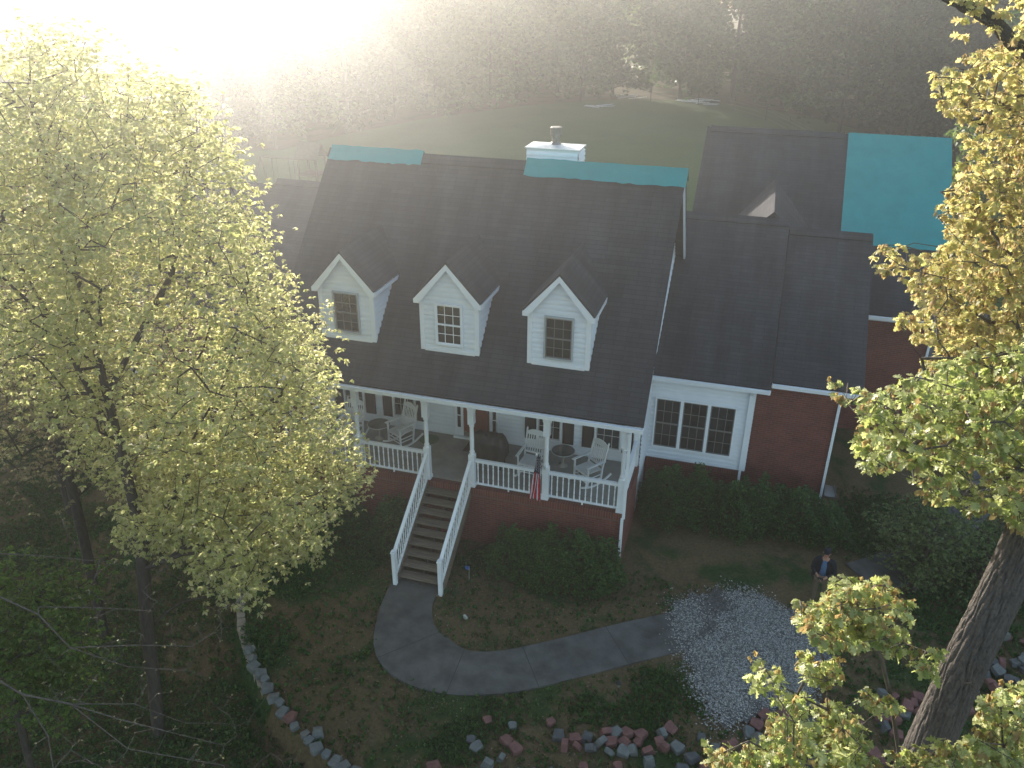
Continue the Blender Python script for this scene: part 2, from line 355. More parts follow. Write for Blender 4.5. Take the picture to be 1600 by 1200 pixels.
# concrete walk from the steps to the gravel
def strip(name, centre, width, z, mat, thick=.1, joints=()):
    pts = [Vector((x, y, 0)) for x, y in centre]; P = []
    for k in range(len(pts)-1):
        p0, p1, p2, p3 = pts[max(k-1, 0)], pts[k], pts[k+1], pts[min(k+2, len(pts)-1)]
        for s in range(6):
            u = s/6; P.append(.5*((2*p1)+(p2-p0)*u+(2*p0-5*p1+4*p2-p3)*u*u+(3*p1-p0-3*p2+p3)*u**3))
    P.append(pts[-1]); L = []; Rr = []
    for k, p in enumerate(P):
        tg = (P[min(k+1, len(P)-1)]-P[max(k-1, 0)]).normalized(); n_ = Vector((-tg.y, tg.x, 0)); w = width(k/(len(P)-1)) if callable(width) else width
        L.append(p+n_*w/2); Rr.append(p-n_*w/2)
    mb = MB(); up = Vector((0, 0, z))
    for k in range(len(P)-1):
        a, b_, c, d = L[k]+up, L[k+1]+up, Rr[k+1]+up, Rr[k]+up; dn = Vector((0, 0, -thick))
        mb.face([a, d, c, b_]); mb.face([a, b_, b_+dn, a+dn]); mb.face([d, d+dn, c+dn, c])
    mb.cur = 1
    for j in joints:
        k = int(j*(len(P)-1)); q = Vector((0, 0, z+.004)); tg = (P[k+1]-P[k]).normalized()*.009
        mb.face([L[k]+q-tg, Rr[k]+q-tg, Rr[k]+q+tg, L[k]+q+tg])
    return struct(mb.build(name, [mat, 'joint']))
wc = [on_z(*p) for p in ((655, 905), (634, 955), (640, 1010), (700, 1048), (780, 1052), (880, 1032), (980, 1006), (1075, 985))]
strip('concrete_path', [(p.x, p.y) for p in wc], lambda u: 1.28+.42*math.exp(-((u-.32)/.12)**2), G0+.06, 'concrete', joints=(.3, .46, .66, .84))
wc = [on_z(*p) for p in ((1345, 905), (1385, 893), (1440, 868), (1490, 815), (1535, 765), (1580, 700), (1600, 640))]
strip('side_path', [(p.x, p.y) for p in wc], 1.25, G0+.06, 'concrete', joints=(.18, .36, .52, .66, .84))
mb = MB(); mb.face([(x, y, G0+.052) for x, y in ((8.9, 9), (12, 8.6), (22, 10), (24, 24), (8.9, 24))]); struct(mb.build('driveway', 'concrete'))
# gravel patch: a sheet and the stones on it
GP = [on_z(*p) for p in ((1045, 945), (1075, 925), (1130, 920), (1190, 930), (1250, 955), (1300, 1000), (1315, 1050), (1270, 1090), (1200, 1125), (1140, 1150), (1105, 1120), (1075, 1060), (1060, 1010))]
gpoly = [(p.x, p.y) for p in GP]
gm, t, b = newmat('gravel_dust'); tc = N(t, 'ShaderNodeTexCoord')
n1 = N(t, 'ShaderNodeTexNoise', i_Scale=1.1, i_Detail=5); t.links.new(tc.outputs['Object'], n1.inputs[0])
vz = N(t, 'ShaderNodeTexVoronoi', i_Scale=28); t.links.new(tc.outputs['Object'], vz.inputs[0])
r = ramp(t, vz.outputs['Color'], [(.2, (.045, .04, .036)), (.8, (.13, .125, .12))]); t.links.new(r.outputs[0], b.inputs['Base Color']); b.inputs['Roughness'].default_value = .95
bp = N(t, 'ShaderNodeBump', i_Strength=.8, i_Distance=.03); t.links.new(vz.outputs['Distance'], bp.inputs['Height']); t.links.new(bp.outputs[0], b.inputs['Normal'])
mb = MB(); cx = sum(p[0] for p in gpoly)/len(gpoly); cyy = sum(p[1] for p in gpoly)/len(gpoly); ring = []
for k in range(120):
    u = k/120*len(gpoly); a = Vector(gpoly[int(u) % len(gpoly)]); c = Vector(gpoly[(int(u)+1) % len(gpoly)]); p = a.lerp(c, u % 1); o = Vector((cx, cyy))
    p = o+(p-o)*(.93+.05*math.sin(k*.9)+random.uniform(-.035, .035)); ring.append((p.x, p.y, G0+.068))
mb.face(ring); struct(mb.build('gravel_patch', gm))
g = RNG.uniform((min(p[0] for p in gpoly)-.4, min(p[1] for p in gpoly)-.4), (max(p[0] for p in gpoly)+.4, max(p[1] for p in gpoly)+.4), (60000, 2))
bare = 1.15*np.exp(-(((g[:, 0]-2.75)/.42)**2+((g[:, 1]+1.15+.3*np.sin(g[:, 0]*4))/.5)**2))+.8*np.exp(-(((g[:, 0]-2.45-.25*np.sin(g[:, 1]*3))/.16)**2+((g[:, 1]+2.1)/.7)**2))+.35*(np.sin(g[:, 0]*3.1+g[:, 1]*2)*np.sin(g[:, 1]*2.7-g[:, 0]) > .35)
sc_ = .9+.08*np.sin(g[:, 0]*2.3+g[:, 1])+RNG.normal(0, .10, len(g))
k = in_poly(cx+(g[:, 0]-cx)/sc_, cyy+(g[:, 1]-cyy)/sc_, gpoly) & (RNG.uniform(0, 1, len(g)) > bare*.93); g = g[k][:26000]
n = len(g); tv = np.array([(1,0,0),(-1,0,0),(0,1,0),(0,-1,0),(0,0,1)])
tt = np.array([(0,2,4),(2,1,4),(1,3,4),(3,0,4)]); an = RNG.uniform(0, 6.28, n); s = RNG.uniform(.011, .026, n)
st = tv[None]*np.stack([s*RNG.uniform(.7, 1.3, n), s*RNG.uniform(.6, 1.2, n), s*.8], 1)[:, None]
X = st[..., 0]*np.cos(an)[:, None]-st[..., 1]*np.sin(an)[:, None]; Y = st[..., 0]*np.sin(an)[:, None]+st[..., 1]*np.cos(an)[:, None]
V = np.stack([X+g[:, 0:1], Y+g[:, 1:2], st[..., 2]+G0+.069], -1).reshape(-1, 3); T = (tt[None]+(np.arange(n)*5)[:, None, None]).reshape(-1, 3)
stone, t, b = newmat('crushed_stone'); gg = N(t, 'ShaderNodeNewGeometry')
r = ramp(t, gg.outputs['Random Per Island'], [(0, (.10, .095, .085)), (.5, (.22, .215, .2)), (1, (.48, .465, .43))]); t.links.new(r.outputs[0], b.inputs['Base Color']); b.inputs['Roughness'].default_value = .9
stuff(npmesh('gravel', V, T, stone), 'loose white gravel spread over the end of the curved walk', 'gravel')
# ------------------------------------------------------------------ the house
house = thing('house', (-4.8, 2.4, G0), 'brick and white sided house with three dormers, raised front porch and attached garage wing', 'house')
def slab(mb, q, t=.11):
    q = [Vector(p) for p in q]; n = (q[1]-q[0]).cross(q[3]-q[0]).normalized()
    if n.z < 0: n = -n
    mb.prism(q, -n*t)
def roof(name, quads, mat='shingle', parent=None, t=.11):
    mb = MB()
    for q in quads: slab(mb, q, t)
    return mb.build(name, mat, parent or house)
def lap(mb, O, U, Nn, z0, z1, ext, h=.135, out=.045):
    """lap siding rows: O origin, U along, Nn outward, ext(z)->(a,b) extent along U"""
    O, U, Nn = Vector(O), Vector(U), Vector(Nn); z = z0
    while z < z1-.01:
        zt = min(z+h, z1); a0, b0 = ext(z+1e-4); a1, b1 = ext(zt-1e-4)
        if b0 > a0:
            if b1 < a1: a1 = b1 = (a1+b1)/2
            P = lambda a, zz, o: O+U*a+Nn*o+Vector((0, 0, zz))
            zm = z+(zt-z)*.5; am, bm = ext(zm); am, bm = (am, bm) if bm > am else (a1, b1)
            f = [P(a0, z, out), P(b0, z, out), P(bm, zm, out*.85), P(am, zm, out*.85)]
            e_ = [P(am, zm, out*.85), P(bm, zm, out*.85), P(b1, zt, .001), P(a1, zt, .001)]
            g = [P(a0, z, 0), P(b0, z, 0), P(b0, z, out), P(a0, z, out)]
            if U.cross(Vector((0, 0, 1))).dot(Nn) < 0: f.reverse(); g.reverse(); e_.reverse()
            mb.face(f); mb.face(g); mb.face(e_)
        z = zt
def sash(mb, x0, x1, z0, z1, y, cols=3, rows=2, fr=.03, screen=False, N_=-1):
    """window facing -y in plane y: mats 0 frame, 1 glass"""
    mb.cur = 1; mb.box((x0, y-.012, z0), (x1, y, z1)); mb.cur = 0
    zm = (z0+z1)/2
    for a, b_ in (((x0, y-.035, z0), (x0+fr, y-.001, z1)), ((x1-fr, y-.035, z0), (x1, y-.001, z1)), ((x0+fr, y-.035, z1-fr), (x1-fr, y-.001, z1)), ((x0+fr, y-.035, z0), (x1-fr, y-.001, z0+fr)), ((x0+fr, y-.045, zm-.02), (x1-fr, y-.001, zm+.02))): mb.box(a, b_)
    for s0, s1 in ((z0+fr, zm-.02), (zm+.02, z1-fr)):
        for c in range(1, cols): x = x0+(x1-x0)*c/cols; mb.box((x-.008, y-.022, s0), (x+.008, y-.002, s1))
        for r_ in range(1, rows): z = s0+(s1-s0)*r_/rows; mb.box((x0+fr, y-.02, z-.008), (x1-fr, y-.003, z+.008))
def window(x0, x1, z0, z1, y, parent, glass='glass', fmat='trim', trim=.07, cols=3, frm='trim'):
    mb = MB()
    mb.box((x0-trim, y-.05, z0-trim), (x0, y+.01, z1+trim)); mb.box((x1, y-.05, z0-trim), (x1+trim, y+.01, z1+trim))
    mb.box((x0, y-.05, z1), (x1, y+.01, z1+trim)); mb.box((x0, y-.065, z0-trim), (x1, y+.01, z0))
    w = mb.build('window', frm, parent)
    if parent.parent is None:
        mb = MB(); sash(mb, x0, x1, z0, z1, y-.002, cols); mb.build('sash', [fmat, glass], w)
    else:
        mb = MB(); sash(mb, x0, x1, z0, z1, y-.002, cols); mb.build('sash', [fmat, glass], parent)
    return w
M['wgrey'] = plain('grey_window_frame', (.42, .44, .46), .5, .04)
M['grille'] = plain('window_grille', (.5, .5, .5), .5, .04)
M['dgrille'] = plain('dark_window_grille', (.17, .16, .155), .5, .04)
# foundation and walls
mb = MB(); mb.box((-9.72, -.1, -2.1), (.12, 2.4, -.24)); mb.box((-9.7, -.04, -.24), (.1, 2.4, -.02))
mb.build('porch_foundation', 'brick', house)
mb = MB(); mb.box((-9.75, -.14, -.235), (.15, .05, -.003)); mb.box((-.06, .051, -.235), (.15, 2.38, -.004)); mb.box((-9.75, .051, -.235), (-9.55, 2.38, -.004)); mb.build('brick_cap', 'rowlock', house)
mb = MB(); mb.box((-9.54, .052, -.1), (-.062, 2.42, 0)); mb.build('porch_floor', 'floor', house)
mb = MB(); mb.box((-9.7, 2.48, -2), (.1, 9.3, 2.85)); mb.build('core_wall', 'siding', house)
mb = MB(); lap(mb, (-9.7, 2.478, 0), (1, 0, 0), (0, -1, 0), .0, 2.75, lambda z: (0, 9.8))
mb.build('front_siding', 'siding', house)
# gable ends of the main block
rz = lambda y: 2.89+(y+.45)*1.032 if y < 4.5 else 8.0-(y-4.5)*1.032
for sx, nx_ in ((.1, 1), (-9.7, -1)):
    mb = MB(); mb.prism([(sx, 2.3, 2.7), (sx, 9.3, 2.7), (sx, 9.3, 2.9), (sx, 4.5, 7.85), (sx, -.3, 2.9), (sx, -.3, 2.7)], (-.1*nx_, 0, 0))
    lap(mb, (sx, -.2, 0), (0, 1, 0), (nx_, 0, 0), 2.7, 7.8, lambda z: (max(0, (z-2.89)/1.032-.15), 9.45-max(0, (z-2.89)/1.032-.15)))
    if nx_ > 0: lap(mb, (sx, 2.45, 0), (0, 1, 0), (1, 0, 0), -.6, 2.7, lambda z: (0, 1.6))
    mb.build('gable_wall', 'siding', house)
mr = roof('main_roof', [[(-10.05, -.45, 2.89), (.47, -.45, 2.89), (.47, 4.5, 8.0), (-10.05, 4.5, 8.0)], [(-10.05, 4.5, 8.0), (.47, 4.5, 8.0), (.47, 9.45, 2.89), (-10.05, 9.45, 2.89)]])
mb = MB(); 
for s in range(2): mb.bar((-10.06, 4.5+(.13 if s else -.13), 7.9), (.48, 4.5+(.13 if s else -.13), 7.9), .3, .03, up=(0, (1 if s else -1), .97))
mb.build('ridge_cap', 'shingle', mr)
for x in (.43, -10.01):
    mb = MB(); mb.bar((x-.05, -.42, 2.74), (x-.05, 4.5, 7.83), .03, .07, up=(0, -1, 1)); mb.bar((x, 4.5, 7.82), (x, 9.4, 2.73), .05, .17, up=(0, 1, 1)); mb.build('rake_board', 'trim', mr)
def gutter(x0, x1, y, z, parent):
    mb = MB(); mb.box((x0, y-.13, z-.11), (x1, y-.115, z)); mb.box((x0, y-.115, z-.11), (x1, y-.02, z-.098)); mb.box((x0, y-.02, z-.13), (x1, y, z-.02)); mb.box((x0-.01, y-.13, z-.11), (x0, y, z)); mb.box((x1, y-.13, z-.11), (x1+.01, y, z))
    mb.box((x0, y-.145, z-.03), (x1, y-.13, z)); return mb.build('gutter', 'trim', parent)
gutter(-10.05, .47, -.45, 2.86, house)
mb = MB(); mb.box((-9.7, -.45, 2.71), (.2, 2.43, 2.74)); mb.build('porch_ceiling', 'soffit', house)
mb = MB(); mb.box((-9.7, -.08, 2.58), (.1, .06, 2.709)); mb.box((-.06, .061, 2.58), (.1, 2.4, 2.708)); mb.box((-9.7, .061, 2.58), (-9.54, 2.4, 2.708)); mb.build('porch_beam', 'trim', house)
# columns
def column(x, y=-.01):
    mb = MB(); mb.box((x-.085, y-.085, -.002), (x+.085, y+.085, 1.02)); mb.box((x-.1, y-.1, -.002), (x+.1, y+.1, .1))
    mb.lathe((x, y, 0), [(.085, 1.02), (.06, 1.06), (.075, 1.1), (.055, 1.15), (.062, 1.5), (.055, 1.85), (.075, 1.9), (.06, 1.94), (.085, 1.97)], 14)
    mb.box((x-.085, y-.085, 1.97), (x+.085, y+.085, 2.58))
    for s in (-1, 1): mb.prism([(x+s*.085, y-.03, 2.58), (x+s*.085, y-.03, 2.3), (x+s*.11, y-.03, 2.36), (x+s*.14, y-.03, 2.5), (x+s*.15, y-.03, 2.58)][::s], (0, .05, 0))
    return mb.build('porch_column', 'trim', house)
POSTS = [-9.6, -7.53, -5.44, -4.12, -2.04, -.0]
for x in POSTS: column(x)
for xw in (-.06, -9.7): mb = MB(); mb.box((xw, 2.3, 0), (xw+.16, 2.42, 2.58)); mb.build('wall_post', 'trim', house)
# railings
def bal_proto():
    mb = MB(); mb.lathe((0, 0, 0), [(.02, 0), (.02, .12), (.012, .15), (.021, .2), (.014, .38), (.021, .5), (.012, .55), (.02, .58), (.02, .68)], 6); me = mb.build('baluster', 'trim'); return me
BAL = bal_proto(); bal_me = BAL.data; bpy.data.objects.remove(BAL)
def bal(p, parent, sc=1):
    o = bpy.data.objects.new('baluster', bal_me); COL.objects.link(o); o.parent = parent; o.location = Vector(p)-ORG[parent.name]; o.scale = (1, 1, sc)
def railing(p, q, rise=0, name='porch_railing'):
    p, q = Vector(p), Vector(q); mb = MB(); L = (q-p).length; d = (q-p)/L
    mb.bar(p+Vector((0, 0, .85)), q+Vector((0, 0, .85)), .09, .05); mb.bar(p+Vector((0, 0, .8)), q+Vector((0, 0, .8)), .045, .05); mb.bar(p+Vector((0, 0, .1)), q+Vector((0, 0, .1)), .05, .045)
    if rise == 0:
        c = (p+q)/2; mb.box((c.x-.02, c.y-.02, -.002), (c.x+.02, c.y+.02, .08))
    o = mb.build(name, 'trim', house); n = int(round(L/.15))
    for k in range(n): bal(p+(q-p)*((k+.5)/n)+Vector((0, 0, .115)), o)
    return o
for a, b_ in ((-9.6, -7.53), (-7.53, -5.44), (-4.12, -2.04), (-2.04, 0)): railing((a+.09, -.01, 0), (b_-.09, -.01, 0))
railing((.02, .1, 0), (.02, 2.28, 0)); railing((-9.62, .1, 0), (-9.62, 2.28, 0))
# front steps
SX0, SX1, NT = -5.42, -4.14, 10; run = 2.45/NT; rise = 1.8/(NT)
stp = MB()
for x in (SX0+.03, SX1-.03, (SX0+SX1)/2): stp.prism([(x-.02, -.14, -.2), (x-.02, -2.5, G0-.02), (x-.02, -2.2, G0-.1), (x-.02, -.14, -.55)], (.04, 0, 0))
st_o = stp.build('front_steps', 'riser', house)
for k in range(NT):
    z = -.19-k*(1.8-.19-.03)/(NT-1)*1.0; y = -.15-run*k
    mb = MB(); mb.box((SX0+.02, y-.285, z-.035), (SX1-.02, y-.148, z)); mb.box((SX0+.02, y-.14, z-.035), (SX1-.02, y-.0, z)); mb.build('tread', 'wood', st_o)
    if k < NT-1:
        mb = MB(); mb.box((SX0+.03, y-.02, z-.15), ((SX0+SX1)/2-.03, y-.0, z-.04)); mb.box(((SX0+SX1)/2+.03, y-.02, z-.15), (SX1-.03, y-.0, z-.04)); mb.build('gap_shade_board', 'riser', st_o)  # dark board added in the open riser gap to stand for its shade
for x in (SX0-.0, SX1+.0):
    p, q = Vector((x, -.12, 0)), Vector((x, -2.56, G0+.17)); o = railing(p, q, 1, 'stair_railing')
    mb = MB(); mb.box((x-.05, q.y-.05, G0-.05), (x+.05, q.y+.05, G0+1.08)); mb.box((x-.065, q.y-.065, G0+1.08), (x+.065, q.y+.065, G0+1.11)); mb.box((x-.05, q.y-.05, G0+1.11), (x+.05, q.y+.05, G0+1.15)); mb.build('newel_post', 'trim', o)
    mb = MB(); mb.prism([(x-.02, -.15, -.02), (x-.02, -2.5, G0+.15), (x-.02, -2.6, G0+.0), (x-.02, -2.3, G0-.05), (x-.02, -.15, -.32)], (.04, 0, 0)); mb.build('stringer', 'wood', st_o)
# door
DXL, DXR = -5.24, -4.41
mb = MB(); mb.box((DXL, 2.40, .06), (DXR, 2.44, 2.06)); 
for (a, c, z0, z1) in ((DXL+.1, (DXL+DXR)/2-.04, .2, .85), ((DXL+DXR)/2+.04, DXR-.1, .2, .85), (DXL+.1, (DXL+DXR)/2-.04, 1.0, 1.9), ((DXL+DXR)/2+.04, DXR-.1, 1.0, 1.9)): mb.box((a, 2.385, z0), (c, 2.4, z1))
dr = mb.build('front_door', 'door', house)
mb = MB(); mb.tube([(DXR-.06, 2.39, 1.0), (DXR-.06, 2.34, 1.0)], [.02, .03], 8); mb.build('door_knob', 'steel', dr)
mb = MB(); mb.box((DXL, 2.392, .07), (DXR, 2.399, .22)); mb.build('kick_plate', 'steel', dr)
mb = MB()
for a, b_ in (((DXL-.28, 2.37, 0), (DXL-.23, 2.46, 2.2)), ((DXL-.06, 2.37, .06), (DXL-.001, 2.46, 2.1)), ((DXR+.001, 2.37, .06), (DXR+.06, 2.46, 2.1)), ((DXR+.23, 2.37, 0), (DXR+.28, 2.46, 2.2)), ((DXL-.23, 2.37, 2.1), (DXR+.23, 2.46, 2.2)), ((DXL-.3, 2.28, 0), (DXR+.3, 2.37, .06)), ((DXL-.23, 2.39, .06), (DXL-.06, 2.46, .3)), ((DXR+.06, 2.39, .06), (DXR+.23, 2.46, .3))): mb.box(a, b_)
mb.build('door_frame', 'trim', house)
for x0 in (DXL-.2, DXR+.09):
    mb = MB(); mb.cur = 1; mb.box((x0, 2.41, .3), (x0+.11, 2.43, 2.05)); mb.cur = 0
    for z in (.3, .73, 1.17, 1.6, 2.03): mb.box((x0-.03, 2.395, z), (x0+.14, 2.409, z+.03))
    mb.box((x0-.03, 2.396, .3), (x0, 2.41, 2.06)); mb.box((x0+.11, 2.396, .3), (x0+.14, 2.41, 2.06)); mb.build('sidelight', ['trim', 'glass'], house)
# porch windows and shutters
for x0, x1, gl_ in ((-2.9, -2.23, 'glass'), (-1.17, -.47, 'screen'), (-7.52, -6.84, 'glass'), (-9.18, -8.56, 'screen')): window(x0, x1, .4, 2.05, 2.425, house, gl_, 'grille', .05)
def shutter(x0, x1):
    mb = MB(); mb.box((x0, 2.40, .32), (x0+.04, 2.425, 2.13)); mb.box((x1-.04, 2.40, .32), (x1, 2.425, 2.13)); mb.box((x0+.04, 2.401, .32), (x1-.04, 2.424, .37)); mb.box((x0+.04, 2.401, 2.08), (x1-.04, 2.424, 2.13)); mb.box((x0+.04, 2.415, .37), (x1-.04, 2.42, 2.08))
    for k in range(34): z = .38+k*.05; mb.bar((x0+.04, 2.407, z), (x1-.04, 2.407, z), .004, .045, up=(0, .5, 1))
    mb.build('shutter', 'shutter', house)
for a, b_ in ((-3.31, -2.97), (-2.16, -1.83), (-1.58, -1.24), (-.4, -.1), (-7.9, -7.59), (-6.77, -6.43), (-8.49, -8.15), (-9.58, -9.25)): shutter(a, b_)
# dormers
for dx in (-7.757, -4.833, -1.913):
    h = .763; y0 = .45; ye = 1.9
    mb = MB(); mb.prism([(dx-h, y0, 3.83), (dx+h, y0, 3.83), (dx+h, y0, 5.25), (dx, y0, 6.13), (dx-h, y0, 5.25)][::-1], (0, .9, 0))
    lap(mb, (dx-h, y0, 0), (1, 0, 0), (0, -1, 0), 3.84, 6.0, lambda z: (0, 2*h) if z < 5.25 else ((z-5.25)/1.13, 2*h-(z-5.25)/1.13))
    for s in (-1, 1):
        mb.prism([(dx+s*(h-.05), y0+.1, 3.9), (dx+s*(h-.05), y0+.1, 5.25), (dx+s*(h-.05), 1.85, 5.25)], (s*.05, 0, 0))
        lap(mb, (dx+s*h, y0, 0), (0, 1, 0), (s, 0, 0), 3.84, 5.2, lambda z: (0, (z-2.89)/1.032-.45-y0))
    dm = mb.build('dormer', 'siding', house)
    mb = MB(); mb.box((dx-h-.05, y0-.06, 3.78), (dx-h+.07, y0+.03, 5.27)); mb.box((dx+h-.07, y0-.06, 3.78), (dx+h+.05, y0+.03, 5.27)); mb.box((dx-h+.07, y0-.062, 3.76), (dx+h-.07, y0+.02, 3.85)); mb.build('corner_trim', 'trim', dm)
    e = .93; pk = 6.31; ez = 5.29; yf = .26
    mb = MB()
    for s in (-1, 1): slab(mb, [(dx, yf, pk), (dx+s*e, yf, ez), (dx+s*e, 1.95, ez), (dx, 2.95, pk)], .05)
    mb.build('dormer_roof', 'shingle', dm)
    mb = MB()
    for s in (-1, 1):
        mb.prism([(dx, yf+.005, pk-.06), (dx+s*(e-.01), yf+.005, ez-.06), (dx+s*(e-.01), yf+.005, ez-.17), (dx+s*(e-.16), yf+.005, ez-.17), (dx, yf+.005, pk-.24)][::s], (0, .05, 0))
        mb.bar((dx+s*(e-.02), yf+.06, ez-.1), (dx+s*(e-.02), 1.9, ez-.1), .03, .1)
        mb.face([(dx+s*h, yf+.05, ez-.165), (dx+s*(e-.02), yf+.05, ez-.165), (dx+s*(e-.02), 1.9, ez-.165), (dx+s*h, 1.9, ez-.165)])
    for s in (-1, 1): mb.prism([(dx, yf+.056, pk-.1), (dx+s*(h+.02), yf+.056, ez+.06), (dx+s*(h+.02), yf+.056, ez-.0), (dx, yf+.056, pk-.16)][::s], (0, y0-yf-.06, 0))
    mb.build('rake_trim', 'trim', dm)
    mid = abs(dx+4.833) < .1
    window(dx-.34, dx+.34, 4.02, 5.1, y0-.045, dm, 'glass', 'trim' if mid else 'dgrille', .04, frm='trim' if mid else 'wgrey')
# wings, mirrored about the front door
def wing(mx, x0, x1, xr, siding, gy2, yw, zr, yr, name, xl):
    X = (lambda x: x) if not mx else (lambda x: -9.6-x)
    ez = 2.23; y_e = 3.93 if siding else 4.42
    def bx(mb, a, b_): mb.box((X(a[0]), a[1], a[2]), (X(b_[0]), b_[1], b_[2]))
    mb = MB()
    if siding: bx(mb, (x0, yw+.05, -2.1), (x1-.01, 11, -.63))
    else: bx(mb, (x0, yw, -2.1), (x1, 11, ez-.13))
    mb.build('brick_wall', 'brick', house)
    if siding:
        mb = MB(); bx(mb, (x0, yw+.052, -.8), (x1, 11, ez-.05))
        lap(mb, (min(X(x0), X(x1)), yw+.05, 0), (1, 0, 0), (0, -1, 0), -.63, ez-.1, lambda z: (0, abs(x1-x0)))
        lap(mb, (X(x1), yw+.03, 0), (0, 1, 0), ((1 if not mx else -1), 0, 0), -.63, ez-.1, lambda z: (0, .6)); mb.build('wing_siding', 'siding', house)
        mb = MB(); bx(mb, (x0+.03, yw+.0, -.8), (x1+.02, yw+.06, -.64)); mb.build('brick_sill', 'rowlock', house)
        mb = MB(); bx(mb, (x1-.09, yw-.0, -.66), (x1+.03, yw+.1, ez-.1)); bx(mb, (x0, yw+.002, -.66), (x1-.09, yw+.05, -.6)); mb.build('corner_board', 'trim', house)
        ws = [(.31+.79*k, .31+.79*k+.7) for k in range(3)]
        for a, c in ws: a, c = sorted((X(a+.02), X(c+.02))); window(a, c, -.19, 1.42, yw+.005, house, 'glass', 'dgrille', .045)
    xs = sorted((X(xl), X(xr)))
    yb = 11.4; zb = zr-(yb-yr)*.71
    ro = roof('wing_roof', [[(xs[0], y_e, ez), (xs[1], y_e, ez), (xs[1], yr, zr), (xs[0], yr, zr)], [(xs[0], yr, zr), (xs[1], yr, zr), (xs[1], yb, zb), (xs[0], yb, zb)]])
    mb = MB()
    for s in (-1, 1): mb.bar((xs[0]+.02, yr+s*.12, zr-.055), (xs[1]-.02, yr+s*.12, zr-.055), .29, .03, up=(0, s*.71, 1))
    mb.build('ridge_cap', 'shingle', ro)
    gutter(xs[0]+.02, xs[1]+(0 if siding else 0), y_e, ez-.02, house)
    mb = MB(); e = X(xr)-(.03 if not mx else -.03)
    mb.bar((e, y_e, ez-.16), (e, yr, zr-.18), .05, .15, up=(0, -1, 1)); mb.bar((e, yr, zr-.18), (e, yb, zb-.17), .05, .15, up=(0, 1, 1)); mb.build('rake_board', 'trim', ro)
    mb = MB(); bx(mb, (x0, y_e+.0, ez-.17), (x1+.02, yw+.05, ez-.13)); mb.build('soffit', 'soffit', house)
    if not siding:
        mb = MB(); xx = X(x1); mb.prism([(xx, yw, ez-.2), (xx, yb, ez-.2), (xx, yb, zb-.12), (xx, yr, zr-.12), (xx, yw, ez-.12)], (-.1 if not mx else .1, 0, 0)); mb.build('gable_brick', 'brick', house)
wing(False, .12, 3.08, 3.47, True, 0, 4.03, 5.78, 8.93, 'w', .1)
wing(False, 3.0, 5.46, 5.98, False, 0, 4.52, 5.53, 8.96, 'w', 3.5)
wing(True, .12, 4.9, 5.25, True, 0, 4.03, 5.78, 8.93, 'w', .1)
wing(True, 4.8, 8.2, 8.6, False, 0, 4.52, 5.53, 8.96, 'w', 5.28)
# downspouts
def downspout(pts):
    mb = MB()
    for a, b_ in zip(pts, pts[1:]): mb.bar(a, b_, .075, .06, up=(0, 1, 0))
    mb.build('downspout', 'trim', house)
downspout([(.1, -.5, 2.72), (.13, -.17, 2.5), (.13, -.17, -.1)]); downspout([(.1, -.18, -.1), (.1, -.18, -1.15), (.1, -.3, -1.7)])
downspout([(3.0, 3.84, 2.1), (2.98, 3.95, 1.95), (2.98, 3.95, -.75), (2.98, 4.0, -1.75)])
downspout([(5.52, 4.34, 2.1), (5.42, 4.46, 1.95), (5.42, 4.46, -1.75)])
downspout([(-9.75, -.5, 2.72), (-9.76, -.17, 2.5), (-9.76, -.17, -1.7)])
downspout([(8.5, 9.38, 2.6), (8.5, 9.82, 2.3), (8.5, 9.82, -1.7)])
# garage wing behind
gz = lambda y: 2.77+(y-9.46)*.719
roof('garage_roof', [[(.16, 9.46, 2.77), (8.84, 9.46, 2.77), (8.84, 15.9, 7.4), (.16, 15.9, 7.4)], [(.16, 15.9, 7.4), (8.84, 15.9, 7.4), (8.84, 22.3, 2.77), (.16, 22.3, 2.77)]])
mb = MB()
for s in (-1, 1): mb.bar((.3, 15.9+s*.12, 7.35), (5.2, 15.9+s*.12, 7.35), .29, .03, up=(0, s*.71, 1))
mb.build('ridge_cap', 'shingle', house)
mb = MB(); mb.box((.5, 9.9, -2.1), (8.55, 21.9, 2.62)); mb.build('brick_wall', 'brick', house)
for x, s in ((8.55, -1), (.5, 1)):
    mb = MB(); mb.prism([(x, 9.8, 2.62), (x, 22, 2.62), (x, 15.9, 7.25)], (s*.1, 0, 0)); lap(mb, (x, 9.5, 0), (0, 1, 0), (-s, 0, 0), 2.62, 7.1, lambda z: ((z-2.62)/.719, 12.8-(z-2.62)/.719)); mb.build('gable_wall', 'siding', house)
for x in (8.8, .2):
    mb = MB(); mb.bar((x, 9.46, 2.62), (x, 15.9, 7.25), .05, .17, up=(0, -1, 1)); mb.bar((x, 15.9, 7.25), (x, 22.3, 2.62), .05, .17, up=(0, 1, 1)); mb.build('rake_board', 'trim', house)
gutter(5.9, 8.84, 9.46, 2.75, house)
mb = MB(); mb.box((5.9, 9.46, 2.56), (8.8, 9.9, 2.6)); mb.build('soffit', 'soffit', house)
# cross gable linking the wing to the garage
mb = MB(); cxr, czr = 2.95, 6.02
for s in (-1, 1): slab(mb, [(cxr, 8.9, czr), (cxr+s*2.2, 8.9, czr-2.1), (cxr+s*2.2, 11.1, czr-2.1), (cxr, 14.0, czr)], .08)
mb.build('cross_gable_roof', 'shingle', house)
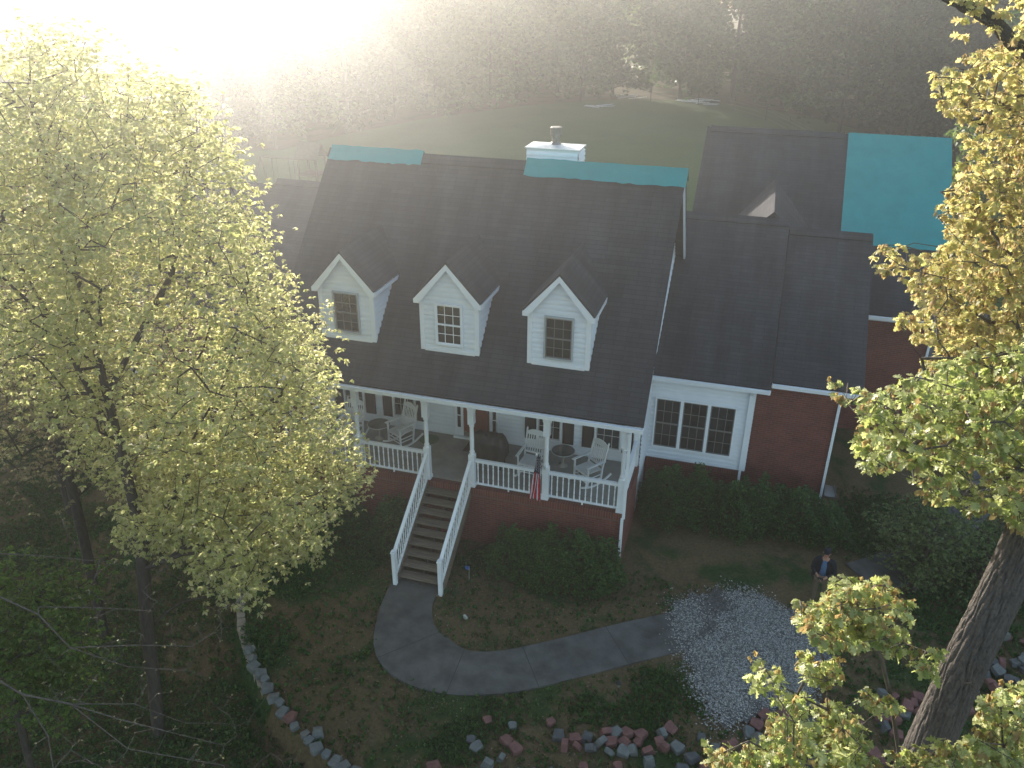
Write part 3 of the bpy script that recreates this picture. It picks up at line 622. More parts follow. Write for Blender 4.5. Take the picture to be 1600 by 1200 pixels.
# chimney chase
mb = MB(); c0 = (-4.24, 5.5); mb.box((-4.24, 5.5, 5.5), (-2.72, 6.35, 8.16)); lap(mb, (-4.24, 5.5, 0), (1, 0, 0), (0, -1, 0), 6.5, 8.1, lambda z: (0, 1.52)); lap(mb, (-2.72, 5.5, 0), (0, 1, 0), (1, 0, 0), 6.3, 8.1, lambda z: (0, .85))
ch = mb.build('chimney', 'siding', house)
mb = MB(); mb.box((-4.29, 5.45, 8.165), (-2.67, 6.4, 8.2)); mb.face([(-4.27, 5.47, 8.2), (-2.69, 5.47, 8.2), (-3.3, 5.8, 8.26), (-3.66, 5.8, 8.26)]); mb.face([(-4.27, 5.47, 8.2), (-3.66, 5.8, 8.26), (-3.66, 6.05, 8.26), (-4.27, 6.38, 8.2)]); mb.face([(-2.69, 5.47, 8.2), (-2.69, 6.38, 8.2), (-3.3, 6.05, 8.26), (-3.3, 5.8, 8.26)]); mb.face([(-3.66, 5.8, 8.26), (-3.3, 5.8, 8.26), (-3.3, 6.05, 8.26), (-3.66, 6.05, 8.26)]); mb.build('chimney_cap', 'cap', ch)
mb = MB(); mb.lathe((-3.48, 5.92, 0), [(.17, 8.25), (.12, 8.33), (.12, 8.5)], 16); mb.lathe((-3.48, 5.92, 0), [(.17, 8.5), (.17, 8.72), (.13, 8.74)], 16); mb.build('flue_pipe', 'steel', ch)
# ------------------------------------------------------------------ tarps on the roofs
def tarp(x0, x1, segs, label, n=24, seed=1, sag=.012):
    """cloth lying over a roof: segs = [(y,z) ...] across; wrinkled"""
    rg = np.random.default_rng(seed); mb = MB(); rows = []
    ph = rg.uniform(0, 6.28, 8)
    for j, (y, z) in enumerate(segs):
        row = []
        for i in range(n+1):
            u = i/n; w = sag*(math.sin(u*11+ph[0]+j)+math.sin(u*29+ph[1]+j*2)*.6+rg.normal(0, .5))
            ey = .012*math.sin(u*9+ph[2])+rg.normal(0, .012) if j in (0, len(segs)-1) else 0
            row.append(Vector((x0+(x1-x0)*u, y+ey, z+.035+abs(w)+ey*.7*(1 if y < 10 and j == 0 else 0))))
        rows.append(row)
    for j in range(len(rows)-1):
        for i in range(n): mb.face([rows[j][i], rows[j][i+1], rows[j+1][i+1], rows[j+1][i]])
    return tag(mb.build('roof_tarp', 'tarp', smooth=True), label, 'tarp', 'teal tarps nailed over damaged roof ridges')
mrz = lambda y: rz(y)+.03
tarp(-10.0, -7.05, [(4.18, mrz(4.18)), (4.36, mrz(4.36)), (4.5, 8.06), (4.66, mrz(4.66)), (4.9, mrz(4.9))], 'short teal tarp strip over the ridge at the left end of the main roof', seed=2)
tarp(-3.95, .52, [(4.12, mrz(4.12)), (4.34, mrz(4.34)), (4.5, 8.06), (4.66, mrz(4.66)), (4.9, mrz(4.9))], 'long teal tarp strip over the ridge right of the white chimney', seed=3)
segs = [(11.7+(15.9-11.7)*k/14, gz(11.7+(15.9-11.7)*k/14)+.01) for k in range(15)]+[(16.1, 7.3), (16.5, 7.0)]
tarp(5.33, 8.86, segs, 'big square teal tarp covering the right half of the garage roof', 30, 4, .006)
# ------------------------------------------------------------------ porch furniture
def rocking_chair(label):
    t = thing('rocking_chair', (0, 0, 0), label, 'rocking chair', 'white rocking chairs on the porch')
    mb = MB()
    for k in range(9): y = -.22+k*.055; mb.box((-.25, y, .42), (.25, y+.042, .437))
    mb.box((-.26, -.25, .38), (.26, -.225, .43)); mb.box((-.26, .235, .38), (.26, .26, .43)); mb.build('seat', 'chair', t, False)
    for s in (-1, 1):
        mb = MB(); mb.bar((s*.27, -.22, .06), (s*.27, -.22, .64), .038, .038); mb.build('leg', 'chair', t, False)
        mb = MB(); mb.bar((s*.27, .22, .07), (s*.27, .26, .45), .04, .04, up=(0, 1, 0)); mb.build('leg', 'chair', t, False)
        mb = MB(); mb.bar((s*.27, .25, .42), (s*.27, .43, 1.14), .036, .036, up=(0, 1, 0)); mb.tube([(s*.27, .43, 1.13), (s*.27, .44, 1.17)], [.02, .008], 6); mb.build('back_post', 'chair', t, False)
        mb = MB(); mb.bar((s*.285, -.29, .65), (s*.285, .33, .67), .075, .024); mb.build('arm', 'chair', t, False)
        mb = MB()
        pts = [(s*.27, -.42+k*.1, .025+.16*((-.42+k*.1-.02)/.55)**2) for k in range(11)]
        for a, b in zip(pts, pts[1:]): mb.bar(a, b, .035, .05)
        mb.build('rocker', 'chair', t, False)
        mb = MB(); mb.bar((s*.27, -.22, .2), (s*.27, .235, .2), .022, .022); mb.bar((s*.27, -.22, .3), (s*.27, .24, .3), .022, .022); mb.build('side_stretcher', 'chair', t, False)
    for z in (.17, .27):
        mb = MB(); mb.bar((-.27, -.22, z), (.27, -.22, z), .022, .022); mb.build('front_stretcher', 'chair', t, False)
    mb = MB(); yz = lambda z: .25+(z-.42)*.25
    for k in range(7): x = -.198+k*.066; mb.bar((x, yz(.53), .53), (x, yz(.99), .99), .03, .012, up=(0, 1, 0))
    mb.bar((-.26, yz(.52), .52), (.26, yz(.52), .52), .022, .05); mb.build('back_slats', 'chair', t, False)
    mb = MB(); mb.prism([(-.26, yz(1.0)-.01, .98), (.26, yz(1.0)-.01, .98), (.26, yz(1.06)-.01, 1.06), (.14, yz(1.1)-.01, 1.115), (0, yz(1.12)-.01, 1.13), (-.14, yz(1.1)-.01, 1.115), (-.26, yz(1.06)-.01, 1.06)], (0, .025, 0)); mb.build('top_rail', 'chair', t, False)
    return t
c0 = rocking_chair('white slatted rocking chair beside the left round table, nearest the front door')
c0.scale = (1.07,)*3; c0.location = (-6.93, 1.5, 0); c0.rotation_euler = (0, 0, R(-28))
for loc, rz_, lab in (((-8.45, 1.2, 0), -6, 'white slatted rocking chair at the far left porch end, half behind a column'),
                      ((-2.74, 1.02, 0), -6, 'white slatted rocking chair beside the covered grill, facing the railing above the flag'),
                      ((-1.12, 1.1, 0), -38, 'white slatted rocking chair nearest the right end of the porch, turned to the left')):
    c = copy_tree(c0); c.location = loc; c.rotation_euler = (0, 0, R(rz_)); c['label'] = lab
M['tglass'] = glassmat('table_glass', (.17, .165, .15), .12, .6)
def round_table(x, y, lab):
    t = thing('round_table', (x, y, 0), lab, 'table', 'round side tables between the rocking chairs')
    mb = MB(); mb.lathe((x, y, 0), [(.33, .475), (.335, .485), (.33, .495)], 36); mb.build('table_top', 'tglass', t, smooth=False)
    mb = MB(); mb.tube([(x+.335*math.cos(a*math.pi/18), y+.335*math.sin(a*math.pi/18), .487) for a in range(37)], .012, 6); mb.build('table_rim', 'grille', t, smooth=True)
    mb = MB(); mb.lathe((x, y, 0), [(.16, 0), (.15, .02), (.04, .05), (.03, .25), (.05, .42), (.12, .474)], 18); mb.build('pedestal', 'floor', t, smooth=True)
round_table(-7.68, 1.6, 'round glass topped side table left of the front door between two rocking chairs')
round_table(-1.98, 1.75, 'round glass topped side table between the two right hand rocking chairs')
# covered grill
gr = thing('covered_grill', (-4.02, 1.15, 0), 'barrel grill under a sagging black cover between the front door and a rocking chair', 'grill')
mb = MB(); nx_, nz_ = 14, 12; rows = []
for i in range(nx_+1):
    u = i/nx_*2-1; x = -4.02+u*.52; e = max(0, 1-abs(u)**6)**.5; row = []
    for j in range(nz_+1):
        v = j/nz_*2-1; prof = (max(0, 1-abs(v)**2.4))**.5
        yy = 1.15+v*(.30+.02*math.sin(i*1.7)); zz = .42+(.66*prof*(.55+.45*e))+.02*math.sin(i*2.1+j); row.append(Vector((x, yy, zz if abs(v) < .999 else .36+.03*math.sin(i*1.3))))
    rows.append(row)
for i in range(nx_):
    for j in range(nz_): mb.face([rows[i][j], rows[i+1][j], rows[i+1][j+1], rows[i][j+1]])
for i, rv in ((0, False), (nx_, True)):
    f = [rows[i][j] for j in range(nz_+1)]; mb.face(f if not rv else f[::-1])
mb.build('grill_cover', 'cover', gr, smooth=True)
for sx in (-.4, .4):
    for sy in (-.2, .2): mb = MB(); mb.bar((-4.02+sx, 1.15+sy, 0), (-4.02+sx, 1.15+sy, .6), .04, .04); mb.build('leg', 'dark', gr)
mb = MB(); mb.box((-4.44, .93, .2), (-3.60, 1.37, .22)); mb.build('grill_shelf', 'dark', gr)
for sx in (-.45, ): mb = MB(); mb.tube([(-4.02+sx, .9, .09), (-4.02+sx, .86, .09)], [.09, .09], 14); mb.build('wheel', 'dark', gr)
mb = MB(); mb.box((-5.0, 1.62, .002), (-4.3, 2.22, .014)); mb.box((-4.97, 1.65, .014), (-4.33, 2.19, .018)); tag(mb.build('door_mat', 'rug'), 'dark brown door mat lying on the porch floor at the front door', 'mat')
mb = MB(); mb.lathe((-6.2, 1.95, 0), [(.3, .002), (.3, .012), (.27, .02)], 24); tag(mb.build('green_mat', 'greenmat'), 'small round green mat behind the rocking chair left of the door', 'mat')
# flag
A_ = Vector((-2.06, -.1, 1.0)); B_ = on_y(838.5, 712, -.75)
fl = thing('flag', A_, 'red, white and blue striped flag hanging furled from a short pole on a porch column', 'flag')
mb = MB(); mb.tube([A_-(B_-A_).normalized()*.0, B_], .014, 8); mb.build('flag_pole', 'grille', fl)
mb = MB(); mb.tube([B_-(B_-A_)*.02, B_+Vector((0, 0, .03)), B_+Vector((0, 0, .06))], [.02, .035, .01], 8); mb.build('finial', 'cap', fl)
mb = MB(); mb.box(A_+Vector((-.03, 0, -.05)), A_+Vector((.03, .015, .05))); mb.build('pole_bracket', 'cap', fl)
M['fred'] = plain('flag_red', (.55, .015, .03), .8, .1, 8); M['fwhite'] = plain('flag_white', (.6, .55, .62), .8, .05, 8); M['fblue'] = plain('flag_navy', (.012, .016, .05), .8, .1, 8)
mb = MB(); H_ = 1.28; nj, ni = 26, 52; grid = []
dB = (A_-B_).normalized()
for j in range(nj+1):
    v = j/nj; row = []
    for i in range(ni+1):
        u = i/ni; wv = .05+.27*v**.8
        fold = math.sin(u*math.pi*7+v*1.2)*(.055*(1-.4*v)); x = B_.x+.03+(.02+dB.x*.25*(1-v))*0+(u-.5)*wv*1.0-.06*v+.012*math.sin(v*7+u*9)
        y = B_.y+.12*(1-v)*u+fold; z = B_.z-.02-v*H_-(.14*abs(u-.4)*v)-(1-v)*u*.06; row.append(Vector((x, y, z)))
    grid.append(row)
for j in range(nj):
    for i in range(ni):
        st_ = int(i/ni*7*.999+j/nj*.8) ; mb.cur = 2 if j < nj*.36 else (0 if st_ % 2 == 0 else 1)
        mb.face([grid[j][i], grid[j+1][i], grid[j+1][i+1], grid[j][i+1]])
cl = mb.build('flag_cloth', ['fred', 'fwhite', 'fblue'], fl, smooth=True)
mb = MB()
for j in range(1, 9):
    for i in range(2, ni-1, 5):
        p = grid[j][i+(j % 2)*2]; c = p+Vector((0, -.012, -.01)); pts = []
        for k in range(10): a = k*math.pi/5+math.pi/2; rr = .014 if k % 2 == 0 else .006; pts.append(c+Vector((math.cos(a)*rr, 0, math.sin(a)*rr)))
        mb.face(pts)
mb.build('star_pattern', 'fwhite', cl)
# ------------------------------------------------------------------ small garden things
def marker(a, b, lab):
    p = on_z(a, b); mb = MB(); mb.tube([p, p+Vector((.01, 0, .5))], .006, 5); t = thing('garden_stake', p, lab, 'garden stake'); mb.build('stake', 'grille', t)
    mb = MB(); q = p+Vector((0, 0, .38)); mb.prism([q, q+Vector((-.09, -.02, .02)), q+Vector((-.1, -.03, .13)), q+Vector((0, 0, .12))], (0, .006, 0)); mb.build('stake_flag', 'blue', t)
marker(733, 908, 'thin garden stake with a small blue tag between the steps and the shrub')
p = on_z(965, 1088); t = thing('solar_light', p, 'dark slim garden light standing in the grass below the curved path', 'garden light')
mb = MB(); mb.tube([p, p+Vector((0, 0, .3))], .01, 6); mb.build('stake', 'dark', t); mb = MB(); mb.lathe(p, [(.035, .3), (.04, .4)], 10); mb.build('lamp_body', 'tglass', t); mb = MB(); mb.lathe(p, [(.065, .4), (.05, .43), (.01, .445)], 12); mb.build('lamp_cap', 'dark', t)
p = on_z(727, 966); mb = MB(); rs = random.Random(4)
vs = []
for k in range(9): a = k*.698; vs.append((p.x+.09*math.cos(a)*rs.uniform(.6, 1.2), p.y+.07*math.sin(a)*rs.uniform(.6, 1.2), p.z+.03))
top = [(p.x+(x-p.x)*.5, p.y+(y-p.y)*.5, p.z+.08+rs.uniform(0, .03)) for x, y, z in vs]; mb.add(vs+top, [(i, (i+1) % 9, 9+(i+1) % 9, 9+i) for i in range(9)]+[tuple(range(9, 18))])
tag(mb.build('white_rock', 'stone'), 'single small white rock on the mulch right of the path', 'rock')
p = on_z(1296, 770); mb = MB(); mb.prism([p+Vector((-.12, .25, .1)), p+Vector((.12, .25, .1)), p+Vector((.17, -.3, .02)), p+Vector((-.17, -.3, .02))], (0, 0, .02)); mb.bar(p+Vector((-.13, .25, .12)), p+Vector((-.18, -.3, .05)), .03, .06); mb.bar(p+Vector((.13, .25, .12)), p+Vector((.18, -.3, .05)), .03, .06)
tag(mb.build('splash_block', 'tglass'), 'bluish grey splash block on the ground at the foot of the corner downspout', 'splash block')
# ------------------------------------------------------------------ rubble blocks
M['bpink'] = plain('pink_block', (.17, .08, .07), .92, .3, 9, .5); M['bgrey'] = plain('grey_block', (.135, .14, .135), .92, .25, 9, .5); M['bdark'] = plain('dark_block', (.09, .09, .092), .92, .3, 9, .5)
def block_mesh(name, w, d, h, seed):
    rg = random.Random(seed); mb = MB(); j = lambda: rg.uniform(-.012, .012)
    pr = [(-w/2, -d/2), (w/2, -d/2), (w*.36, d/2), (-w*.36, d/2)]; n = len(pr); lv = []
    fr = [(-w/2, -d/2+.015), (-w*.25, -d/2-.02), (w*.25, -d/2-.025), (w/2, -d/2+.015), (w*.36, d/2), (-w*.36, d/2)]; n = 6
    for z, s in ((-h/2, .95), (-h/2+.015, 1), (h/2-.015, 1), (h/2, .94)): lv.append([Vector((x*s+j()*.5, y*s+j()*.5, z)) for x, y in fr])
    vs = sum(lv, []); fs = [tuple(range(n-1, -1, -1)), tuple(range(3*n, 4*n))]+[(r_*n+k, r_*n+(k+1) % n, (r_+1)*n+(k+1) % n, (r_+1)*n+k) for r_ in range(3) for k in range(n)]
    mb.add(vs, fs); return mb
protos = {}
for c in ('pink', 'grey', 'dark'):
    for v, (w, d, h) in enumerate(((.29, .19, .13), (.26, .24, .14), (.2, .16, .11))):
        o = block_mesh('b', w, d, h, v).build('concrete_block', 'b'+c); protos[c, v] = o.data; bpy.data.objects.remove(o)
LAB = {('pink', 'heap'): 'pinkish concrete block lying loose in the heap below the lawn', ('grey', 'heap'): 'pale grey concrete block lying loose in the heap below the lawn', ('dark', 'heap'): 'dark grey concrete block lying loose in the heap below the lawn',
       ('pink', 'bank'): 'pinkish concrete block tumbled on the bank around the big oak trunk', ('grey', 'bank'): 'pale grey concrete block tumbled on the bank around the big oak trunk', ('dark', 'bank'): 'dark grey concrete block tumbled on the bank around the big oak trunk'}
rs = random.Random(11); PL = []
def put_block(x, y, z, c, v, rot, lab, grp):
    o = bpy.data.objects.new('concrete_block', protos[c, v]); COL.objects.link(o); o.location = (x, y, z); o.rotation_euler = rot; tag(o, lab, 'block', grp); return o
def scatter(poly_px, n, zone, dmin=.2, pile=1):
    P = [on_z(*p) for p in poly_px]; poly = [(p.x, p.y) for p in P]; xs = [p[0] for p in poly]; ys = [p[1] for p in poly]; k = 0; tr = 0
    while k < n and tr < n*60:
        tr += 1; x = rs.uniform(min(xs), max(xs)); y = rs.uniform(min(ys), max(ys))
        if not in_poly(np.array([x]), np.array([y]), poly)[0]: continue
        near = [q for q in PL if math.hypot(q[0]-x, q[1]-y) < dmin]
        if len(near) >= pile: continue
        z = float(ground_h(x, y))+.06+.11*len(near); PL.append((x, y)); k += 1
        c = rs.choices(('pink', 'grey', 'dark'), (.46, .38, .16))[0]
        put_block(x, y, z, c, rs.randrange(3), (rs.uniform(-.35, .35)+rs.choice((0, 0, 1.4)), rs.uniform(-.35, .35), rs.uniform(0, 6.28)), LAB[c, zone], c+' blocks of the '+zone)
for a, b, c, v in ((861, 1130, 'pink', 2), (801, 1136, 'grey', 2), (762, 1128, 'pink', 2), (735, 1160, 'dark', 2), (745, 1172, 'grey', 0), (792, 1160, 'pink', 0), (805, 1172, 'pink', 1), (898, 1158, 'pink', 0), (873, 1152, 'dark', 1)):
    p = on_z(a, b); PL.append((p.x, p.y)); put_block(p.x, p.y, float(ground_h(p.x, p.y))+.055, c, v, (rs.uniform(-.1, .1), rs.uniform(-.1, .1), rs.uniform(0, 6)), 'lone '+{'pink': 'pinkish', 'grey': 'pale grey', 'dark': 'dark'}[c]+' block lying apart on the grass above the heap', c+' blocks strayed from the heap')
scatter([(670, 1182), (1000, 1160), (1130, 1150), (1130, 1300), (660, 1300)], 70, 'heap', .19, 2)
scatter([(910, 1150), (1000, 1145), (1050, 1140), (1050, 1180), (910, 1180)], 14, 'heap', .2, 1)
scatter([(1130, 1160), (1190, 1120), (1300, 1090), (1400, 1080), (1480, 1090), (1500, 1260), (1130, 1260)], 80, 'bank', .2, 2)
scatter([(1480, 1010), (1560, 990), (1640, 1010), (1700, 1100), (1560, 1180), (1470, 1100)], 70, 'bank', .2, 2)
# retaining wall: courses of blocks following the bed edge
t = thing('retaining_wall', (WALLP[3][0], WALLP[3][1], G0), 'curved low retaining wall of tan concrete blocks edging the front yard', 'retaining wall')
M['btan'] = plain('tan_block', (.25, .21, .17), .92, .3, 6, .5)
def along(s):
    for (x1, y1), (x2, y2) in zip(WALLP, WALLP[1:]):
        L = math.hypot(x2-x1, y2-y1)
        if s <= L: return x1+(x2-x1)*s/L, y1+(y2-y1)*s/L, math.atan2(y2-y1, x2-x1)
        s -= L
    return None
for course in range(5):
    mb = MB(); s = .0 + (.15 if course % 2 else 0)
    while True:
        q = along(s)
        if q is None: break
        x, y, a = q; top = course == 0
        if s < (9.2 if course else 8.4):
            mat = Matrix.Translation((x, y, G0-.02-course*.15+rs.uniform(-.004, .004))) @ Matrix.Rotation(a+rs.uniform(-.06, .06), 4, 'Z')
            mb.box((-.14, -.09, -.068), (.14, .11, .068), mat)
        s += .3
    mb.build('capstone_course' if course == 0 else 'block_course', 'btan', t, bevel=.012)
s = 8.3; k = 0
while along(s):
    x, y, a = along(s); c = rs.choice(('grey', 'grey', 'pink', 'grey')) if s > 9.4 else 'grey'
    put_block(x+rs.uniform(-.05, .05), y+rs.uniform(-.05, .05), G0+.05+rs.uniform(-.03, .03), c, rs.choice((1, 2)), (rs.uniform(-.3, .3), rs.uniform(-.3, .3), a+rs.uniform(-.5, .5)), {'pink': 'pinkish', 'grey': 'pale grey'}[c]+' block lying crooked along the unfinished end of the retaining wall', c+' blocks along the wall end'); s += .27
p = on_z(497, 1150); put_block(p.x, p.y, G0+.08, 'grey', 1, (.3, .1, .5), 'single pale grey block standing just inside the curved wall end', None) if False else None
o = put_block(p.x, p.y, G0+.09, 'grey', 1, (1.2, .1, .5), 'single pale grey block standing upright just inside the curved wall end', 'upright blocks')
# ------------------------------------------------------------------ back lawn items
def post(p, q=None, lab='thin dark fence post standing at the edge of the back lawn', h=1.5):
    mb = MB(); mb.tube([p, p+Vector((0, 0, h))], .05, 6); return mb
fpts = [Vector((x, y, G0)) for x, y in ((-20, 88), (-12, 90.5), (-6, 89.5), (-1.5, 86), (2.2, 80), (4.6, 73), (6.8, 66), (9, 58))]
t = thing('wire_fence', fpts[0], 'thin wire fence with dark posts round the far edge of the back lawn', 'fence')
for p in fpts: post(p).build('fence_post', 'bark', t)
mb = MB()
for a, b in zip(fpts, fpts[1:]):
    for z in (.3, .7, 1.1, 1.4): mb.tube([a+Vector((0, 0, z)), b+Vector((0, 0, z))], .012, 4, False)
mb.build('fence_wire', 'steel', t)
def lumber(px_, n, lab, L=2.6):
    p = on_z(*px_); t = thing('lumber_pile', p, lab, 'lumber pile'); rg = random.Random(n)
    for k in range(n):
        a = rg.uniform(-.5, .5); q = p+Vector((rg.uniform(-1, 1), rg.uniform(-.6, .6), .15+.07*k)); d = Vector((math.cos(a), math.sin(a), rg.uniform(-.05, .12)))*L/2*rg.uniform(.6, 1)
        mb = MB(); mb.bar(q-d, q+d, .3, .06); mb.build('board', 'chair', t)
lumber((935, 169), 4, 'small pile of pale boards lying alone on the far back lawn', 3)
lumber((990, 155), 5, 'pale boards heaped at the edge of the far woods behind the lawn')
lumber((1075, 160), 4, 'scattered pale boards left of the larger heap by the far fence')
lumber((1098, 164), 8, 'largest heap of pale boards lying beyond the far fence')
# wooden play tower left behind the roof
p = on_z(484, 292); p = Vector((-34.0, 40.0, G0)); p = Vector((on_z(492, 300).x, on_z(492, 300).y, G0))
t = thing('play_tower', p, 'brown wooden play tower with swing beam on the lawn behind the left roof', 'play set')
for sx in (-.7, .7):
    for sy in (-.7, .7): mb = MB(); mb.bar(p+Vector((sx, sy, 0)), p+Vector((sx, sy, 2.6)), .12, .12); mb.build('tower_post', 'riser', t)
mb = MB(); mb.box(p+Vector((-.8, -.8, 1.3)), p+Vector((.8, .8, 1.4))); mb.build('deck', 'riser', t)
mb = MB()
for s in (-1, 1): slab(mb, [p+Vector((-.9, 0, 3.6)), p+Vector((.9, 0, 3.6)), p+Vector((.9, s*.9, 2.5)), p+Vector((-.9, s*.9, 2.5))], .06)
mb.build('tower_roof', 'riser', t)
mb = MB(); mb.bar(p+Vector((-.7, 0, 2.3)), p+Vector((-4.2, 0, 2.3)), .12, .12); mb.bar(p+Vector((-4.2, 0, 2.3)), p+Vector((-4.5, -1, 0)), .1, .1); mb.bar(p+Vector((-4.2, 0, 2.3)), p+Vector((-4.5, 1, 0)), .1, .1); mb.build('swing_beam', 'riser', t)
for k in (-1.7, -3.1):
    mb = MB(); mb.tube([p+Vector((k-.2, 0, 2.3)), p+Vector((k-.2, 0, .6)), p+Vector((k+.2, 0, .6)), p+Vector((k+.2, 0, 2.3))], .02, 5); mb.box(p+Vector((k-.22, -.1, .56)), p+Vector((k+.22, .1, .6))); mb.build('swing', 'dark', t)
# ------------------------------------------------------------------ vehicles behind the left tree
def vehicle(name, loc, rz_, paint, lab, cat, pickup):
    t = thing(name, loc, lab, cat); t.rotation_euler = (0, 0, rz_); ORG[t.name] = Vector((0, 0, 0))
    if pickup: low = [(-2.4, .5), (-2.45, 1.0), (-2.3, 1.12), (-.7, 1.15), (.9, 1.15), (2.5, 1.1), (2.55, .5)]; cab = [(-.75, 1.15), (-.35, 1.72), (.75, 1.75), (.9, 1.15)]
    else: low = [(-2.2, .4), (-2.25, .75), (-2.0, .9), (-1.0, .98), (1.7, 1.0), (2.15, .9), (2.2, .4)]; cab = [(-1.1, .97), (-.45, 1.42), (.9, 1.42), (1.6, .98)]
    mb = MB(); W_ = .88
    vs = []; ws = [W_]*len(low)
    mb.prism([(x, -W_, z) for x, z in low], (0, 2*W_, 0)); mb.build('body', paint, t, False, bevel=.07)
    mb = MB(); mb.add([(x, s*(W_-.08-.16*(z > 1.2)), z) for s in (-1, 1) for x, z in cab], [(0, 1, 2, 3), (7, 6, 5, 4), (0, 4, 5, 1), (1, 5, 6, 2), (2, 6, 7, 3)]); mb.build('cab', paint, t, False, bevel=.04)
    mb = MB(); c = cab
    def band(i, j, s=None):
        pass
    for s in (-1, 1):
        y = s*(W_-.17); mb.face([(c[0][0]+.22, s*(W_-.095), c[0][1]+.08), (c[1][0]+.05, s*(W_-.235), c[1][1]-.06), (c[2][0]-.05, s*(W_-.235), c[2][1]-.06), (c[3][0]-.12, s*(W_-.095), c[3][1]+.08)])
    x0, z0 = c[0]; x1, z1 = c[1]; mb.face([(x0+.03-.02, -W_+.2, z0+.06), (x0+.03-.02, W_-.2, z0+.06), (x1-.05, W_-.3, z1-.05), (x1-.05, -W_+.3, z1-.05)])
    x0, z0 = c[3]; x1, z1 = c[2]; mb.face([(x0+.0, -W_+.2, z0+.06), (x0+.0, W_-.2, z0+.06), (x1+.05, W_-.3, z1-.05), (x1+.05, -W_+.3, z1-.05)][::-1]); mb.build('window_glass', 'glass', t, False)
    for sx in (-1.45, 1.5):
        for s in (-1, 1):
            mb = MB(); mb.tube([(sx, s*.68, .34), (sx, s*.9, .34)], .34, 20); w = mb.build('wheel', 'dark', t, False); mb = MB(); mb.tube([(sx, s*.9, .34), (sx, s*.915, .34)], [.2, .17], 16); mb.build('rim', 'steel', w, False)
    for s in (-1, 1):
        mb = MB(); mb.tube([(low[1][0]-.06, s*.66, low[1][1]-.14), (low[1][0]+.03, s*.66, low[1][1]-.14)], [.09, .12], 14); h = mb.build('headlight', 'trim', t, False)
    mb = MB(); xg = low[1][0]-.02
    for k in range(5): mb.box((xg-.03, -.5, low[1][1]-.28+k*.06), (xg+.05, .5, low[1][1]-.25+k*.06))
    mb.build('grille', 'cap', t, False); mb = MB(); mb.box((xg-.12, -.86, .42), (xg+.02, .86, .56)); mb.build('bumper', 'cap', t, False)
    return t
M['redp'] = plain('old_red_paint', (.5, .06, .04), .35, .1, 3, .02); M['whitep'] = plain('white_car_paint', (.72, .73, .74), .3, .05, 3, .02)
q = on_z(268, 612); vehicle('pickup_truck', (q.x-.6, q.y+2.2, G0), R(62), 'redp', 'old red pickup truck with round headlights parked behind the left tree', 'pickup truck', True)
q = on_z(235, 562); vehicle('parked_car', (q.x-.5, q.y+.5, G0), R(20), 'whitep', 'white car parked behind the red pickup, mostly hidden by leaves', 'car', False)
# ------------------------------------------------------------------ the person in the yard
def skin_fig(name, joints, edges, radii, mat, parent, root=0, sub=2):
    me = bpy.data.meshes.new(name); me.from_pydata([Vector(j) for j in joints], edges, []); o = bpy.data.objects.new(name, me); COL.objects.link(o)
    o.parent = parent; ORG[o.name] = Vector((0, 0, 0)); me.materials.append(M[mat] if isinstance(mat, str) else mat)
    md = o.modifiers.new('skin', 'SKIN'); md.use_smooth_shade = True
    for i, r_ in enumerate(radii): sv = me.skin_vertices[0].data[i]; sv.radius = r_ if hasattr(r_, '__len__') else (r_, r_); sv.use_root = (i == root)
    s = o.modifiers.new('sub', 'SUBSURF'); s.levels = sub; s.render_levels = sub; return o
M['skinm'] = plain('skin', (.42, .22, .15), .6, .06, 20, .02); M['jacket'] = plain('navy_jacket', (.008, .01, .016), .85, .3, 14, .3); M['khaki'] = plain('khaki_cloth', (.12, .09, .06), .9, .12, 14, .3); M['shirt'] = plain('blue_shirt', (.07, .13, .24), .8, .1, 14, .2); M['hair'] = plain('dark_hair', (.02, .014, .01), .7, .3, 40, .4)
fp = on_z(1275, 944); pr = thing('person', (fp.x, fp.y, G0), 'person in a dark open jacket, blue shirt and khaki trousers standing by the gravel', 'person'); pr.rotation_euler = (0, 0, R(-14)); ORG[pr.name] = Vector((0, 0, 0))
# faces -y ; metres
J = [(0, 0, .95), (0, -.01, 1.12), (0, -.02, 1.3), (0, -.01, 1.45), (0, -.02, 1.53),
     (.18, 0, 1.42), (.25, -.03, 1.14), (.1, -.27, 1.08), (-.18, 0, 1.42), (-.25, -.03, 1.14), (-.1, -.27, 1.1),
     (.1, 0, .88), (.12, -.02, .5), (.13, .02, .1), (.13, -.14, .04), (-.1, 0, .88), (-.12, -.02, .5), (-.13, .02, .1), (-.13, -.14, .04)]
E_ = [(0, 1), (1, 2), (2, 3), (3, 4), (3, 5), (5, 6), (6, 7), (3, 8), (8, 9), (9, 10), (0, 11), (11, 12), (12, 13), (13, 14), (0, 15), (15, 16), (16, 17), (17, 18)]
RD = [(.12, .09), (.11, .08), (.12, .085), (.08, .06), .05, .055, .042, .028, .055, .042, .028, .08, .055, .038, .035, .08, .055, .038, .035]
